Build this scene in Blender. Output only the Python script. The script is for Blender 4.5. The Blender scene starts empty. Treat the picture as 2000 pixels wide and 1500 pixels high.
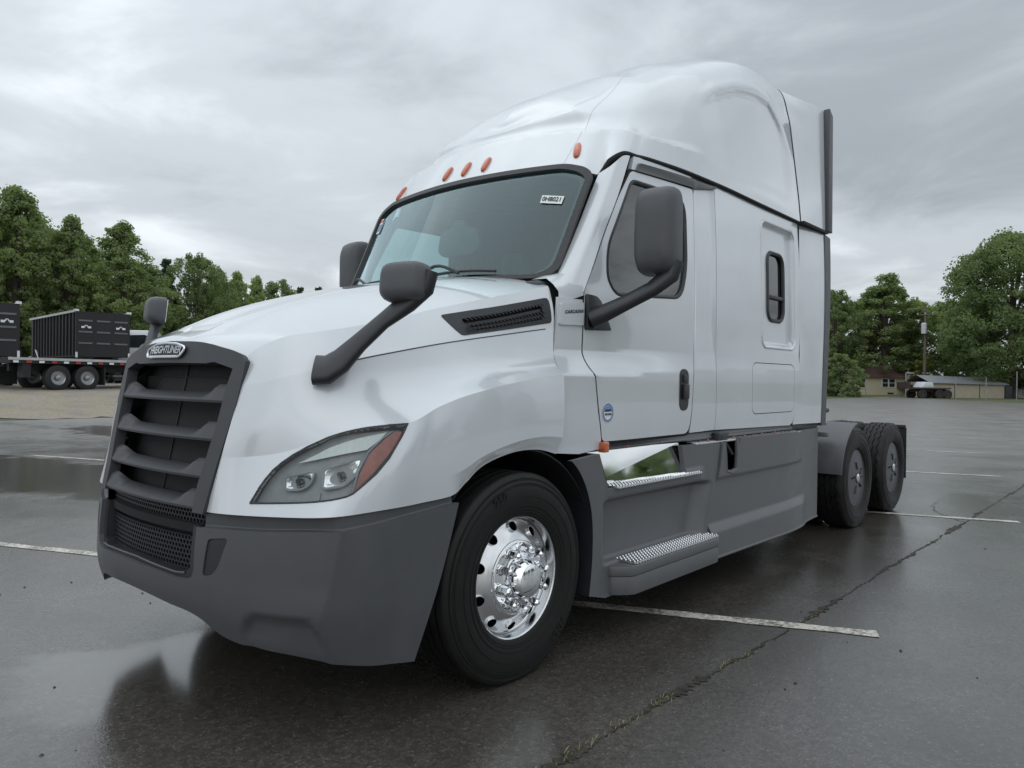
import bpy, bmesh, math, random
import numpy as np
from mathutils import Vector, Matrix
from mathutils.geometry import delaunay_2d_cdt
R_=math.radians
scene=bpy.context.scene
COL=scene.collection
# ---------------------------------------------------------------- camera
cam_d=bpy.data.cameras.new('camera'); cam_o=bpy.data.objects.new('camera',cam_d); COL.objects.link(cam_o)
def _cam(loc,yaw,pitch,roll,fpx):
    f=Vector((-math.sin(yaw)*math.cos(pitch),math.cos(yaw)*math.cos(pitch),math.sin(pitch)))
    r=Vector((math.cos(yaw),math.sin(yaw),0)); u=r.cross(f)
    r2=r*math.cos(roll)+u*math.sin(roll); u2=-r*math.sin(roll)+u*math.cos(roll)
    m=Matrix(((r2.x,u2.x,-f.x,loc[0]),(r2.y,u2.y,-f.y,loc[1]),(r2.z,u2.z,-f.z,loc[2]),(0,0,0,1)))
    cam_o.matrix_world=m
    cam_d.sensor_width=36; cam_d.lens=fpx/2000*36; cam_d.clip_start=.05; cam_d.clip_end=3000
_cam((3.4986,-1.4784,1.459),R_(41.192),R_(-.3954),R_(.7295),1454.9)
scene.camera=cam_o
# ---------------------------------------------------------------- sky, sun, exposure
world=bpy.data.worlds.new('World'); scene.world=world; world.use_nodes=True
def build_world():
    nt=world.node_tree; N=nt.nodes; L=nt.links; N.clear()
    out=N.new('ShaderNodeOutputWorld'); bg=N.new('ShaderNodeBackground')
    sky=N.new('ShaderNodeTexSky'); sky.sky_type='NISHITA'; sky.sun_disc=False
    sky.sun_elevation=R_(50); sky.sun_rotation=R_(150); sky.air_density=1.5; sky.dust_density=4
    tc=N.new('ShaderNodeTexCoord'); sep=N.new('ShaderNodeSeparateXYZ'); L.new(tc.outputs['Generated'],sep.inputs[0])
    def math_(op,a,b=None,c=False):
        n=N.new('ShaderNodeMath'); n.operation=op; n.use_clamp=c
        for i,v in enumerate((a,b)):
            if v is None: continue
            if isinstance(v,(int,float)): n.inputs[i].default_value=v
            else: L.new(v,n.inputs[i])
        return n.outputs[0]
    zc=math_('MAXIMUM',sep.outputs['Z'],0.0); den=math_('ADD',zc,.16)
    cx=math_('DIVIDE',sep.outputs['X'],den); cy=math_('DIVIDE',sep.outputs['Y'],den)
    cmb=N.new('ShaderNodeCombineXYZ'); L.new(cx,cmb.inputs[0]); L.new(cy,cmb.inputs[1])
    def noise(scale,det,rough,off,dist=0):
        mp=N.new('ShaderNodeMapping'); mp.inputs['Location'].default_value=off; L.new(cmb.outputs[0],mp.inputs[0])
        n=N.new('ShaderNodeTexNoise'); n.inputs['Scale'].default_value=scale; n.inputs['Detail'].default_value=det; n.inputs['Roughness'].default_value=rough
        n.inputs['Distortion'].default_value=dist; L.new(mp.outputs[0],n.inputs[0]); return n.outputs['Fac']
    big=noise(.42,2,.5,SKY_OFF[0],.3); fine=noise(1.5,7,.56,SKY_OFF[1],.5)
    mix=math_('ADD',math_('MULTIPLY',big,.66),math_('MULTIPLY',fine,.34))
    ramp=N.new('ShaderNodeValToRGB'); cr=ramp.color_ramp; cr.interpolation='EASE'
    cr.elements[0].position=.36; cr.elements[0].color=(.318,.354,.384,1)
    cr.elements[1].position=.62; cr.elements[1].color=(.845,.905,.95,1)
    e=cr.elements.new(.50); e.color=(.54,.588,.63,1)
    L.new(mix,ramp.inputs[0])
    # overcast veil is a little brighter towards the zenith
    zen=math_('ADD',math_('MULTIPLY',math_('POWER',zc,.6),.80),.60)
    mul=N.new('ShaderNodeMix'); mul.data_type='RGBA'; mul.blend_type='MULTIPLY'; mul.inputs[0].default_value=1
    L.new(ramp.outputs[0],mul.inputs[6]); cz=N.new('ShaderNodeCombineColor'); [L.new(zen,cz.inputs[i]) for i in range(3)]; L.new(cz.outputs[0],mul.inputs[7])
    # thin blue sky light behind the cloud deck
    add=N.new('ShaderNodeMix'); add.data_type='RGBA'; add.blend_type='ADD'; add.inputs[0].default_value=1
    sc=N.new('ShaderNodeMix'); sc.data_type='RGBA'; sc.blend_type='MULTIPLY'; sc.inputs[0].default_value=1; sc.inputs[7].default_value=(.1,.1,.1,1)
    L.new(sky.outputs[0],sc.inputs[6]); 
    sc2=N.new('ShaderNodeMix'); sc2.data_type='RGBA'; sc2.blend_type='MULTIPLY'; sc2.inputs[0].default_value=1; sc2.inputs[7].default_value=(.06,.06,.06,1)
    L.new(sc.outputs[2],sc2.inputs[6]); L.new(mul.outputs[2],add.inputs[6]); L.new(sc2.outputs[2],add.inputs[7])
    L.new(add.outputs[2],bg.inputs[0]); bg.inputs[1].default_value=1.0
    L.new(bg.outputs[0],out.inputs[0])
SKY_OFF=[(3.1,1.7,0),(7.3,2.2,0)]
build_world()
sun_d=bpy.data.lights.new('sun','SUN'); sun_d.energy=.7; sun_d.angle=R_(150); sun_d.color=(1,.985,.965)
sun_o=bpy.data.objects.new('sun',sun_d); COL.objects.link(sun_o)
sun_o.rotation_euler=(R_(40),0,R_(30))
scene.view_settings.view_transform='Standard'; scene.view_settings.look='None'; scene.view_settings.exposure=0.28; scene.view_settings.gamma=1
scene.cycles.max_bounces=8; scene.cycles.transparent_max_bounces=12
scene.cycles.use_denoising=True
# ---------------------------------------------------------------- materials
MATS={}
def pbr(name,col,rough=.5,metal=0,coat=0,spec=.5,noise=0,nscale=6,bump=0,bscale=40,rvar=0,detail=6,emit=None,coat_rough=.03,ncol=None,stretch=None,bdist=.004):
    if name in MATS: return MATS[name]
    m=bpy.data.materials.new(name); m.use_nodes=True; nt=m.node_tree; N=nt.nodes; L=nt.links
    b=N['Principled BSDF']; b.inputs['Base Color'].default_value=(*col,1); b.inputs['Roughness'].default_value=rough; b.inputs['Metallic'].default_value=metal
    b.inputs['Coat Weight'].default_value=coat; b.inputs['Coat Roughness'].default_value=coat_rough; b.inputs['Specular IOR Level'].default_value=spec
    if noise or rvar or bump:
        tc=N.new('ShaderNodeTexCoord'); src=tc.outputs['Object']
        if stretch:
            mp=N.new('ShaderNodeMapping'); mp.inputs['Scale'].default_value=stretch; L.new(src,mp.inputs[0]); src=mp.outputs[0]
        n=N.new('ShaderNodeTexNoise'); n.inputs['Scale'].default_value=nscale; n.inputs['Detail'].default_value=detail; n.inputs['Roughness'].default_value=.6; L.new(src,n.inputs[0])
        if noise:
            r=N.new('ShaderNodeValToRGB'); r.color_ramp.elements[0].position=.3; r.color_ramp.elements[1].position=.7
            c2=ncol or tuple(c*(1-noise) for c in col)
            r.color_ramp.elements[0].color=(*c2,1); r.color_ramp.elements[1].color=(*[min(1,c*(1+noise*.5)) for c in col],1)
            L.new(n.outputs['Fac'],r.inputs[0]); L.new(r.outputs[0],b.inputs['Base Color'])
        if rvar:
            mr=N.new('ShaderNodeMapRange'); mr.inputs[1].default_value=.3; mr.inputs[2].default_value=.7; mr.inputs[3].default_value=max(0,rough-rvar); mr.inputs[4].default_value=rough+rvar
            L.new(n.outputs['Fac'],mr.inputs[0]); L.new(mr.outputs[0],b.inputs['Roughness'])
        if bump:
            n2=N.new('ShaderNodeTexNoise'); n2.inputs['Scale'].default_value=bscale; n2.inputs['Detail'].default_value=3; L.new(src,n2.inputs[0])
            bp=N.new('ShaderNodeBump'); bp.inputs['Strength'].default_value=bump; bp.inputs['Distance'].default_value=bdist; L.new(n2.outputs['Fac'],bp.inputs['Height']); L.new(bp.outputs[0],b.inputs['Normal'])
    if emit: b.inputs['Emission Color'].default_value=(*emit[:3],1); b.inputs['Emission Strength'].default_value=emit[3]
    MATS[name]=m; return m
def glass(name,tint,gloss_rough=.02,ior=1.5,refl=1.0,add=0.0,gcol=(1,1,1)):
    m=bpy.data.materials.new(name); m.use_nodes=True; nt=m.node_tree; N=nt.nodes; L=nt.links; N.clear()
    o=N.new('ShaderNodeOutputMaterial'); t=N.new('ShaderNodeBsdfTransparent'); t.inputs[0].default_value=(*tint,1)
    g=N.new('ShaderNodeBsdfGlossy'); g.inputs['Roughness'].default_value=gloss_rough; g.inputs['Color'].default_value=(*gcol,1)
    fr=N.new('ShaderNodeFresnel'); ge=N.new('ShaderNodeNewGeometry'); mr=N.new('ShaderNodeMapRange'); mr.inputs[3].default_value=ior; mr.inputs[4].default_value=1/ior
    L.new(ge.outputs['Backfacing'],mr.inputs[0]); L.new(mr.outputs[0],fr.inputs[0])
    k=N.new('ShaderNodeMath'); k.operation='MULTIPLY_ADD'; k.use_clamp=True; k.inputs[1].default_value=refl; k.inputs[2].default_value=add; L.new(fr.outputs[0],k.inputs[0])
    mx=N.new('ShaderNodeMixShader'); L.new(k.outputs[0],mx.inputs[0]); L.new(t.outputs[0],mx.inputs[1]); L.new(g.outputs[0],mx.inputs[2]); L.new(mx.outputs[0],o.inputs[0])
    MATS[name]=m; return m
# ---------------------------------------------------------------- object helpers
def empty(name,label=None,cat=None,group=None,loc=(0,0,0),rotz=0):
    o=bpy.data.objects.new(name,None); COL.objects.link(o); o.location=loc; o.rotation_euler=(0,0,rotz); o.empty_display_size=.2
    tag(o,label,cat,group); return o
def tag(o,label=None,cat=None,group=None,kind=None):
    if label: o['label']=label
    if cat: o['category']=cat
    if group: o['group']=group
    if kind: o['kind']=kind
    return o
def mesh_data(name,verts,faces,mat,smooth=True,angle=35,normals=None):
    me=bpy.data.meshes.new(name); me.from_pydata([tuple(map(float,v)) for v in verts],[],[tuple(int(i) for i in f) for f in faces]); 
    if mat is not None: me.materials.append(mat)
    if normals is not None:
        for p in me.polygons: p.use_smooth=True
        me.normals_split_custom_set_from_vertices([tuple(map(float,n)) for n in normals])
    else:
        me.update()
        for p in me.polygons: p.use_smooth=smooth
        if smooth and angle<180: me.set_sharp_from_angle(angle=R_(angle))
    me.update(); return me
def obj(name,me,parent=None,loc=None,rot=None):
    o=bpy.data.objects.new(name,me); COL.objects.link(o)
    if parent is not None: o.parent=parent
    if loc is not None: o.location=loc
    if rot is not None: o.rotation_euler=rot
    return o
class MB:
    def __init__(s): s.v=[]; s.f=[]
    def add(s,v,f):
        k=len(s.v); s.v.extend([tuple(map(float,p)) for p in v]); s.f.extend([tuple(int(i)+k for i in q) for q in f]); return s
    def xf(s,M,k0=0):
        for i in range(k0,len(s.v)): s.v[i]=tuple(M@Vector(s.v[i]))
        return s
    def box(s,x0,x1,y0,y1,z0,z1,b=0):
        if b<=0:
            v=[(x,y,z) for x in (x0,x1) for y in (y0,y1) for z in (z0,z1)]
            f=[(0,1,3,2),(4,6,7,5),(0,4,5,1),(2,3,7,6),(0,2,6,4),(1,5,7,3)]
            return s.add(v,f)
        bm=bmesh.new(); bmesh.ops.create_cube(bm,size=1)
        for v in bm.verts: v.co=Vector(((x0+x1)/2+v.co.x*(x1-x0),(y0+y1)/2+v.co.y*(y1-y0),(z0+z1)/2+v.co.z*(z1-z0)))
        bmesh.ops.bevel(bm,geom=bm.edges[:],offset=b,segments=2,affect='EDGES',profile=.5)
        return s.bm(bm)
    def bm(s,bm):
        bm.verts.index_update(); v=[tuple(p.co) for p in bm.verts]; f=[tuple(q.index for q in fc.verts) for fc in bm.faces]; bm.free(); return s.add(v,f)
    def tube(s,path,r,n=10,cap=True):
        P=[Vector(p) for p in path]; rr=r if hasattr(r,'__len__') else [r]*len(P); k=len(s.v); V=[];F=[]
        up=None
        for i,p in enumerate(P):
            t=(P[min(i+1,len(P)-1)]-P[max(i-1,0)]).normalized()
            if up is None: a=t.orthogonal().normalized()
            else: a=(up-t*up.dot(t)).normalized()
            up=a; b=t.cross(a)
            for j in range(n):
                w=2*math.pi*j/n; V.append(p+(a*math.cos(w)+b*math.sin(w))*rr[i])
        for i in range(len(P)-1):
            for j in range(n): F.append((i*n+j,i*n+(j+1)%n,(i+1)*n+(j+1)%n,(i+1)*n+j))
        if cap: F.append(tuple(range(n-1,-1,-1))); F.append(tuple((len(P)-1)*n+j for j in range(n)))
        return s.add(V,F)
    def lathe(s,prof,n=48,axis='X',closed=False):
        """prof: (a,r) along axis"""
        V=[];F=[]
        for j in range(n):
            w=2*math.pi*j/n; c,q=math.cos(w),math.sin(w)
            for a,r in prof:
                V.append((a,r*c,r*q) if axis=='X' else ((r*c,r*q,a) if axis=='Z' else (r*q,a,r*c)))
        m=len(prof); e=m if closed else m-1
        for j in range(n):
            for i in range(e): F.append((j*m+i,j*m+(i+1)%m,((j+1)%n)*m+(i+1)%m,((j+1)%n)*m+i))
        return s.add(V,F)
    def prism(s,poly,axis,a,b,bev=0):
        """poly in the two other axes (y,z)/(x,z)/(x,y), from a to b along axis"""
        n=len(poly)
        def P(t,q): return {'X':(t,q[0],q[1]),'Y':(q[0],t,q[1]),'Z':(q[0],q[1],t)}[axis]
        if bev>0:
            bm=bmesh.new(); va=[bm.verts.new(P(a,q)) for q in poly]; vb=[bm.verts.new(P(b,q)) for q in poly]
            bm.faces.new(va[::-1]); bm.faces.new(vb)
            for i in range(n): bm.faces.new((va[i],va[(i+1)%n],vb[(i+1)%n],vb[i]))
            bmesh.ops.recalc_face_normals(bm,faces=bm.faces[:])
            bmesh.ops.bevel(bm,geom=bm.edges[:],offset=bev,segments=2,affect='EDGES',profile=.5,clamp_overlap=True)
            return s.bm(bm)
        V=[P(a,q) for q in poly]+[P(b,q) for q in poly]
        F=[tuple(range(n-1,-1,-1)),tuple(range(n,2*n))]+[(i,(i+1)%n,n+(i+1)%n,n+i) for i in range(n)]
        return s.add(V,F)
    def build(s,name,mat,parent=None,smooth=True,angle=35,fix=False,mirror=False):
        v,f=s.v,s.f
        if mirror: v=[(-a,b,c) for a,b,c in v]; f=[q[::-1] for q in f]
        me=mesh_data(name,v,f,mat,smooth,angle)
        if fix:
            bm=bmesh.new(); bm.from_mesh(me); bmesh.ops.recalc_face_normals(bm,faces=bm.faces[:]); bm.to_mesh(me); bm.free()
        return obj(name,me,parent)
def inpoly(pts,poly):
    x,y=pts[:,0],pts[:,1]; P=np.asarray(poly,float); Q=np.roll(P,-1,0); ins=np.zeros(len(pts),bool)
    for (x1,y1),(x2,y2) in zip(P,Q):
        if y1==y2: continue
        c=((y1>y)!=(y2>y))&(x<(x2-x1)*(y-y1)/(y2-y1)+x1); ins^=c
    return ins
def densify(poly,step):
    o=[]; n=len(poly)
    for i in range(n):
        a=np.array(poly[i],float); b=np.array(poly[(i+1)%n],float); k=max(1,int(math.ceil(np.linalg.norm(b-a)/step)))
        for j in range(k): o.append(a+(b-a)*j/k)
    return np.array(o)
def trim(S,outer,holes=(),step=.03,thick=.012,flip=False,mirror=False,off=0,rim=True,extra=None,crease=()):
    """triangulated piece of the parametric surface S inside outer minus holes -> verts, faces, normals; crease: v values with a hard edge"""
    loops=[densify(outer,step)]+[densify(h,step) for h in holes]
    lo=loops[0].min(0); hi=loops[0].max(0)
    nu=int((hi[0]-lo[0])/step)+1; nv=int((hi[1]-lo[1])/step)+1
    g=np.stack(np.meshgrid(lo[0]+(np.arange(nu)+.5)*step,lo[1]+(np.arange(nv)+.5)*step),-1).reshape(-1,2)
    if extra is not None: g=np.vstack([g,np.asarray(extra,float)])
    def ok(p):
        m=inpoly(p,loops[0])
        for h in loops[1:]: m&=~inpoly(p,h)
        return m
    g=g[ok(g)]
    B=np.vstack(loops)
    def clear(g,B,k):
        if not len(g): return g
        d=np.full(len(g),9.)
        for i in range(0,len(B),400): d=np.minimum(d,np.sqrt(((g[:,None]-B[None,i:i+400])**2).sum(-1)).min(1))
        return g[d>k]
    g=clear(g,B,step*.45)
    pts=[B]; edges=[]; k=0
    for l in loops:
        n=len(l); edges+=[(k+i,k+(i+1)%n) for i in range(n)]; k+=n
    CL=[]
    for vc in crease:
        u=np.arange(lo[0]+1e-4,hi[0],step*.7); c=np.stack([u,np.full_like(u,vc)],-1); m=ok(c); e=[(k+i,k+i+1) for i in range(len(u)-1) if m[i] and m[i+1]]
        far=np.ones(len(c),bool)
        idx=-np.ones(len(c),int); keep=np.where(m)[0]; idx[keep]=k+np.arange(len(keep)); pts.append(c[keep]); k+=len(keep)
        edges+=[(idx[i],idx[i+1]) for i in range(len(u)-1) if m[i] and m[i+1]]; CL.append(c[keep])
    if CL: g=clear(g,np.vstack(CL),step*.5)
    pts=np.vstack(pts+[g])
    res=delaunay_2d_cdt([Vector(p) for p in pts],edges,[],0,1e-6)
    P2=np.array([tuple(p) for p in res[0]]); T=np.array([t for t in res[2] if len(t)==3])
    c=P2[T].mean(1); T=T[ok(c)]; c=P2[T].mean(1)
    PN=P2.copy()
    for vc in crease:
        on=np.where(abs(P2[:,1]-vc)<1e-4)[0]
        if not len(on): continue
        new=P2[on].copy(); base=len(P2); mp=np.arange(len(P2)+len(on)); mp[on]=base+np.arange(len(on))
        P2=np.vstack([P2,new]); lowN=PN[on].copy(); PN=np.vstack([PN,new]); PN[on,1]=vc-.004; PN[base:,1]=vc+.004
        up=c[:,1]>vc; T[up]=mp[T[up]]
    V=S(P2[:,0],P2[:,1]); Nn=normals(S,PN[:,0],PN[:,1])
    if flip: Nn=-Nn
    fn=np.cross(V[T[:,1]]-V[T[:,0]],V[T[:,2]]-V[T[:,0]])
    s=(fn*Nn[T[:,0]]).sum(1)<0; T[s]=T[s][:,::-1]
    V=V+Nn*off
    verts=list(map(tuple,V)); norms=list(map(tuple,Nn)); faces=[tuple(t) for t in T]
    if rim and thick:
        cnt={}
        for t in T:
            for a,b in ((t[0],t[1]),(t[1],t[2]),(t[2],t[0])): cnt[(a,b)]=1
        isc=np.zeros(len(P2),bool)
        for vc in crease: isc|=abs(P2[:,1]-vc)<1e-4
        be=[(a,b) for (a,b) in cnt if (b,a) not in cnt and not (isc[a] and isc[b])]
        for a,b in be:
            pa,pb=V[a],V[b]; qa,qb=V[a]-Nn[a]*thick,V[b]-Nn[b]*thick
            n=np.cross(pb-pa,Nn[a]); l=np.linalg.norm(n); n=n/l if l>0 else Nn[a]
            k=len(verts); verts+=[tuple(pa),tuple(qa),tuple(qb),tuple(pb)]; norms+=[tuple(n)]*4; faces.append((k,k+1,k+2,k+3))
    if mirror:
        verts=[(-x,y,z) for x,y,z in verts]; norms=[(-x,y,z) for x,y,z in norms]; faces=[f[::-1] for f in faces]
    return verts,faces,norms
def panel(name,S,outer,mat,parent,holes=(),step=.03,thick=.012,flip=False,mirror=False,off=0,extra=None,crease=()):
    v,f,n=trim(S,outer,holes,step,thick,flip,mirror,off,extra=extra,crease=crease)
    return obj(name,mesh_data(name,v,f,mat,normals=n),parent)
def full(name,S,outer,mat,parent,**k):
    """both halves as one mesh"""
    v,f,n=trim(S,outer,**k); k2=dict(k); k2['mirror']=True
    v2,f2,n2=trim(S,outer,**k2); m=len(v)
    return obj(name,mesh_data(name,v+v2,f+[tuple(i+m for i in q) for q in f2],mat,normals=n+n2),parent)
def text_mesh(body,size,extrude=.002,bold=0.0,shear=0,spacing=1.0,align='CENTER',bevel=0):
    cu=bpy.data.curves.new('lettering','FONT'); cu.body=body; cu.size=size; cu.extrude=extrude; cu.offset=bold; cu.shear=shear; cu.space_character=spacing
    cu.align_x=align; cu.align_y='CENTER'; cu.resolution_u=3; cu.bevel_depth=bevel
    o=bpy.data.objects.new('tmp_text',cu); COL.objects.link(o); bpy.context.view_layer.update()
    dg=bpy.context.evaluated_depsgraph_get(); me=bpy.data.meshes.new_from_object(o.evaluated_get(dg)); v=[tuple(p.co) for p in me.vertices]; f=[tuple(p.vertices) for p in me.polygons]
    bpy.data.objects.remove(o); bpy.data.curves.remove(cu); bpy.data.meshes.remove(me)
    return v,f
# === GEOMETRY (pure numpy) ===
import numpy as np
def _seg(kn, cre):
    return set(cre)
def hermite(kn, P, t, cre=()):
    """kn (n,), P (N,n,k) or (n,k), t (N,) -> (N,k); cubic with creased knots"""
    kn=np.asarray(kn,float); t=np.asarray(t,float); P=np.asarray(P,float)
    if P.ndim==2: P=np.broadcast_to(P,(len(t),)+P.shape)
    n=len(kn); h=np.diff(kn); d=(P[:,1:]-P[:,:-1])/h[None,:,None]
    mr=np.empty_like(P); ml=np.empty_like(P)
    for i in range(n):
        if i==0: m=d[:,0]; mr[:,i]=ml[:,i]=m
        elif i==n-1: mr[:,i]=ml[:,i]=d[:,-1]
        elif i in cre: ml[:,i]=d[:,i-1]; mr[:,i]=d[:,i]
        else:
            m=(d[:,i-1]*h[i]+d[:,i]*h[i-1])/(h[i]+h[i-1]); mr[:,i]=ml[:,i]=m
    # natural-ish ends
    if n>2:
        for i,j in ((0,1),(n-1,n-2)):
            dd=d[:,0] if i==0 else d[:,-1]
            if j in cre: continue
            mr[:,i]=ml[:,i]=1.5*dd-.5*mr[:,j]
    for i in cre:
        if 0<i<n-1:
            if i-1>0 and (i-1) not in cre or i-1==0: ml[:,i]=1.5*d[:,i-1]-.5*mr[:,i-1] if (i-1) not in cre and i-1>0 else d[:,i-1]
            if i+1<n-1 and (i+1) not in cre: mr[:,i]=1.5*d[:,i]-.5*ml[:,i+1]
    j=np.clip(np.searchsorted(kn,t,side='right')-1,0,n-2)
    r=np.arange(len(t)); s=((t-kn[j])/h[j])[:,None]
    p0=P[r,j]; p1=P[r,j+1]; m0=mr[r,j]*h[j][:,None]; m1=ml[r,j+1]*h[j][:,None]
    s2=s*s; s3=s2*s
    return p0*(2*s3-3*s2+1)+m0*(s3-2*s2+s)+p1*(-2*s3+3*s2)+m1*(s3-s2)
class Net:
    def __init__(s, rails, ku, kv, cu=(), cv=(), disp=None):
        s.P=np.asarray(rails,float); s.ku=np.asarray(ku,float); s.kv=np.asarray(kv,float); s.cu=tuple(cu); s.cv=tuple(cv); s.disp=disp
    def __call__(s,u,v):
        u=np.atleast_1d(np.asarray(u,float)); v=np.atleast_1d(np.asarray(v,float))
        Q=np.stack([hermite(s.ku,r,u,s.cu) for r in s.P],1)
        p=hermite(s.kv,Q,v,s.cv)
        if s.disp is not None: p=s.disp(p,u,v)
        return p
class Side:
    """x = f(y,z) height field; params are (y,z)"""
    def __init__(s,f): s.f=f
    def __call__(s,u,v):
        u=np.atleast_1d(np.asarray(u,float)); v=np.atleast_1d(np.asarray(v,float))
        return np.stack([s.f(u,v),u,v],-1)
class Fn:
    def __init__(s,f): s.f=f
    def __call__(s,u,v):
        return np.asarray(s.f(np.atleast_1d(np.asarray(u,float)),np.atleast_1d(np.asarray(v,float))))
def normals(S,u,v,e=2e-3):
    a=S(np.asarray(u)+e,v)-S(np.asarray(u)-e,v); b=S(u,np.asarray(v)+e)-S(u,np.asarray(v)-e)
    n=np.cross(a,b); return n/np.maximum(np.linalg.norm(n,axis=1,keepdims=True),1e-12)
def sstep(a,b,x):
    t=np.clip((np.asarray(x,float)-a)/(b-a),0,1); return t*t*(3-2*t)
def rrect(u,v,cu,cv,hu,hv,r):
    """signed distance to rounded rectangle"""
    a=np.abs(u-cu)-(hu-r); b=np.abs(v-cv)-(hv-r)
    return np.hypot(np.maximum(a,0),np.maximum(b,0))+np.minimum(np.maximum(a,b),0)-r
def rrect_poly(cu,cv,hu,hv,r,n=5):
    o=[]
    for sx,sy,a0 in ((1,1,0),(-1,1,90),(-1,-1,180),(1,-1,270)):
        for k in range(n+1):
            a=np.radians(a0+90*k/n); o.append((cu+sx*(hu-r)+r*np.cos(a),cv+sy*(hv-r)+r*np.sin(a)))
    return o
def round_poly(pts,rad,n=4):
    """round corners of a polygon (list of (u,v)); rad scalar or list"""
    P=[np.array(p,float) for p in pts]; o=[]; m=len(P)
    for i in range(m):
        r=rad[i] if hasattr(rad,'__len__') else rad
        a,b,c=P[i-1],P[i],P[(i+1)%m]
        d1=a-b; d2=c-b; l1=np.linalg.norm(d1); l2=np.linalg.norm(d2)
        if r<=0: o.append(tuple(b)); continue
        k=min(r,l1*.45,l2*.45)
        p,q=b+d1/l1*k,b+d2/l2*k
        for j in range(n+1):
            s=j/n; o.append(tuple((1-s)**2*p+2*s*(1-s)*b+s*s*q))
    return o
# ---- hood half (x>=0): rails from the centre line down to the fender edge, each with its own station values
HS=[0,.06,.14,.24,.35,.45,.55,.65,.75,.87,1.0]
_hr=[
 # centre
 [(0,0,.107,1.612),(.14,0,.22,1.672),(.35,0,.50,1.790),(.55,0,.85,1.905),(.75,0,1.22,2.0),(1,0,1.60,2.06)],
 # top mid
 [(0,.30,.112,1.602),(.06,.30,.15,1.632),(.14,.32,.22,1.662),(.35,.38,.50,1.785),(.55,.45,.86,1.897),(.75,.5,1.25,1.985),(1,.55,1.68,2.05)],
 # top edge
 [(0,.585,.150,1.540),(.06,.62,.19,1.580),(.14,.70,.25,1.622),(.24,.78,.36,1.648),(.35,.83,.52,1.680),(.45,.865,.70,1.722),(.55,.89,.88,1.772),(.75,.94,1.24,1.860),(1,1.0,1.665,1.962)],
 # below edge
 [(0,.600,.150,1.50),(.06,.655,.17,1.515),(.14,.745,.225,1.540),(.24,.83,.34,1.567),(.35,.885,.51,1.598),(.45,.925,.70,1.632),(.55,.95,.88,1.678),(.75,.990,1.25,1.750),(1,1.04,1.655,1.845)],
 # groove
 [(0,.602,.12,1.42),(.06,.670,.142,1.425),(.14,.77,.20,1.45),(.24,.86,.31,1.49),(.35,.925,.47,1.535),(.45,.96,.66,1.575),(.55,.985,.87,1.615),(.75,1.015,1.25,1.675),(1,1.052,1.648,1.735)],
 # valley
 [(0,.590,.075,1.25),(.06,.672,.10,1.255),(.14,.795,.172,1.28),(.24,.91,.29,1.335),(.35,.99,.47,1.395),(.45,1.025,.66,1.44),(.55,1.045,.86,1.475),(.75,1.065,1.23,1.52),(1,1.08,1.62,1.57)],
 # shoulder crease
 [(0,.566,.05,1.12),(.06,.665,.08,1.125),(.14,.822,.172,1.15),(.24,1.03,.335,1.235),(.35,1.165,.545,1.272),(.45,1.175,.70,1.333),(.55,1.182,.83,1.373),(.65,1.186,1.02,1.413),(.75,1.184,1.22,1.445),(1,1.172,1.586,1.484)],
 # flank
 [(0,.546,.027,1.0),(.06,.655,.05,1.0),(.14,.85,.135,1.01),(.24,1.07,.26,1.04),(.30,1.145,.36,1.07),(.35,1.18,.46,1.10),(.45,1.192,.64,1.13),(.55,1.198,.80,1.16),(.65,1.2,.98,1.20),(.75,1.2,1.19,1.24),(1,1.19,1.57,1.27)],
 # lower edge / wheel arch
 [(0,.527,.008,.893),(.06,.65,.025,.897),(.14,.86,.105,.903),(.24,1.08,.215,.915),(.30,1.15,.30,.923),(.35,1.168,.40,.93),(.45,1.182,.60,.938),(.53,1.19,.79,.945),(.60,1.195,.90,1.015),(.68,1.197,1.03,1.075),(.77,1.197,1.2,1.108),(.87,1.197,1.36,1.112),(1,1.195,1.535,1.078)],
]
def _stations(r):
    a=np.array(r,float); return hermite(a[:,0],a[:,1:],np.array(HS))
_hn=[_stations(r) for r in _hr]
HKV=[0,.32,.62,.72,.83,1.0,1.17,1.36,1.55]
def _hood_disp(p,u,v):
    p=p.copy(); k=np.clip((v-1.465)/.085,0,1)*sstep(.98,1.10,u); p[:,0]-=.030*k
    return p
_m=np.array([-1,1,1])
HOOD=Net([_hn[1]*_m]+_hn,np.array(HS)*1.9,[-.32]+HKV,cv=(3,5,7),disp=_hood_disp)
HU=1.9; HV=1.55
# ---- cab and sleeper side
def zs(y): return 1.478+.03*(y-1.6)
def cab_x(y,z):
    y=np.asarray(y,float); z=np.asarray(z,float)
    x=1.128-.045*np.clip((3.1-y)/1.2,0,2)**2
    x=x-.03*np.clip((z-1.9)/.9,0,3)**2
    fl=.085*(1-sstep(1.75,3.05,y))+.008
    w=np.clip((zs(y)+.13-z)/.13,0,1)
    x=x+fl*np.where(z<zs(y),1,w**1.5)
    x=x-.012*np.clip((1.3-z)/.2,0,1)**2
    # recessed field round the sleeper window
    d=rrect(y,z,4.535,2.235,.335,.49,.07)
    x=x-.036*(1-sstep(-.030,.0,d))
    # shallow pillar channel behind the door
    x=x-.012*(sstep(3.06,3.12,y)-sstep(3.34,3.40,y))*sstep(1.5,1.9,z)
    return x
CAB=Side(cab_x)
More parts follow.
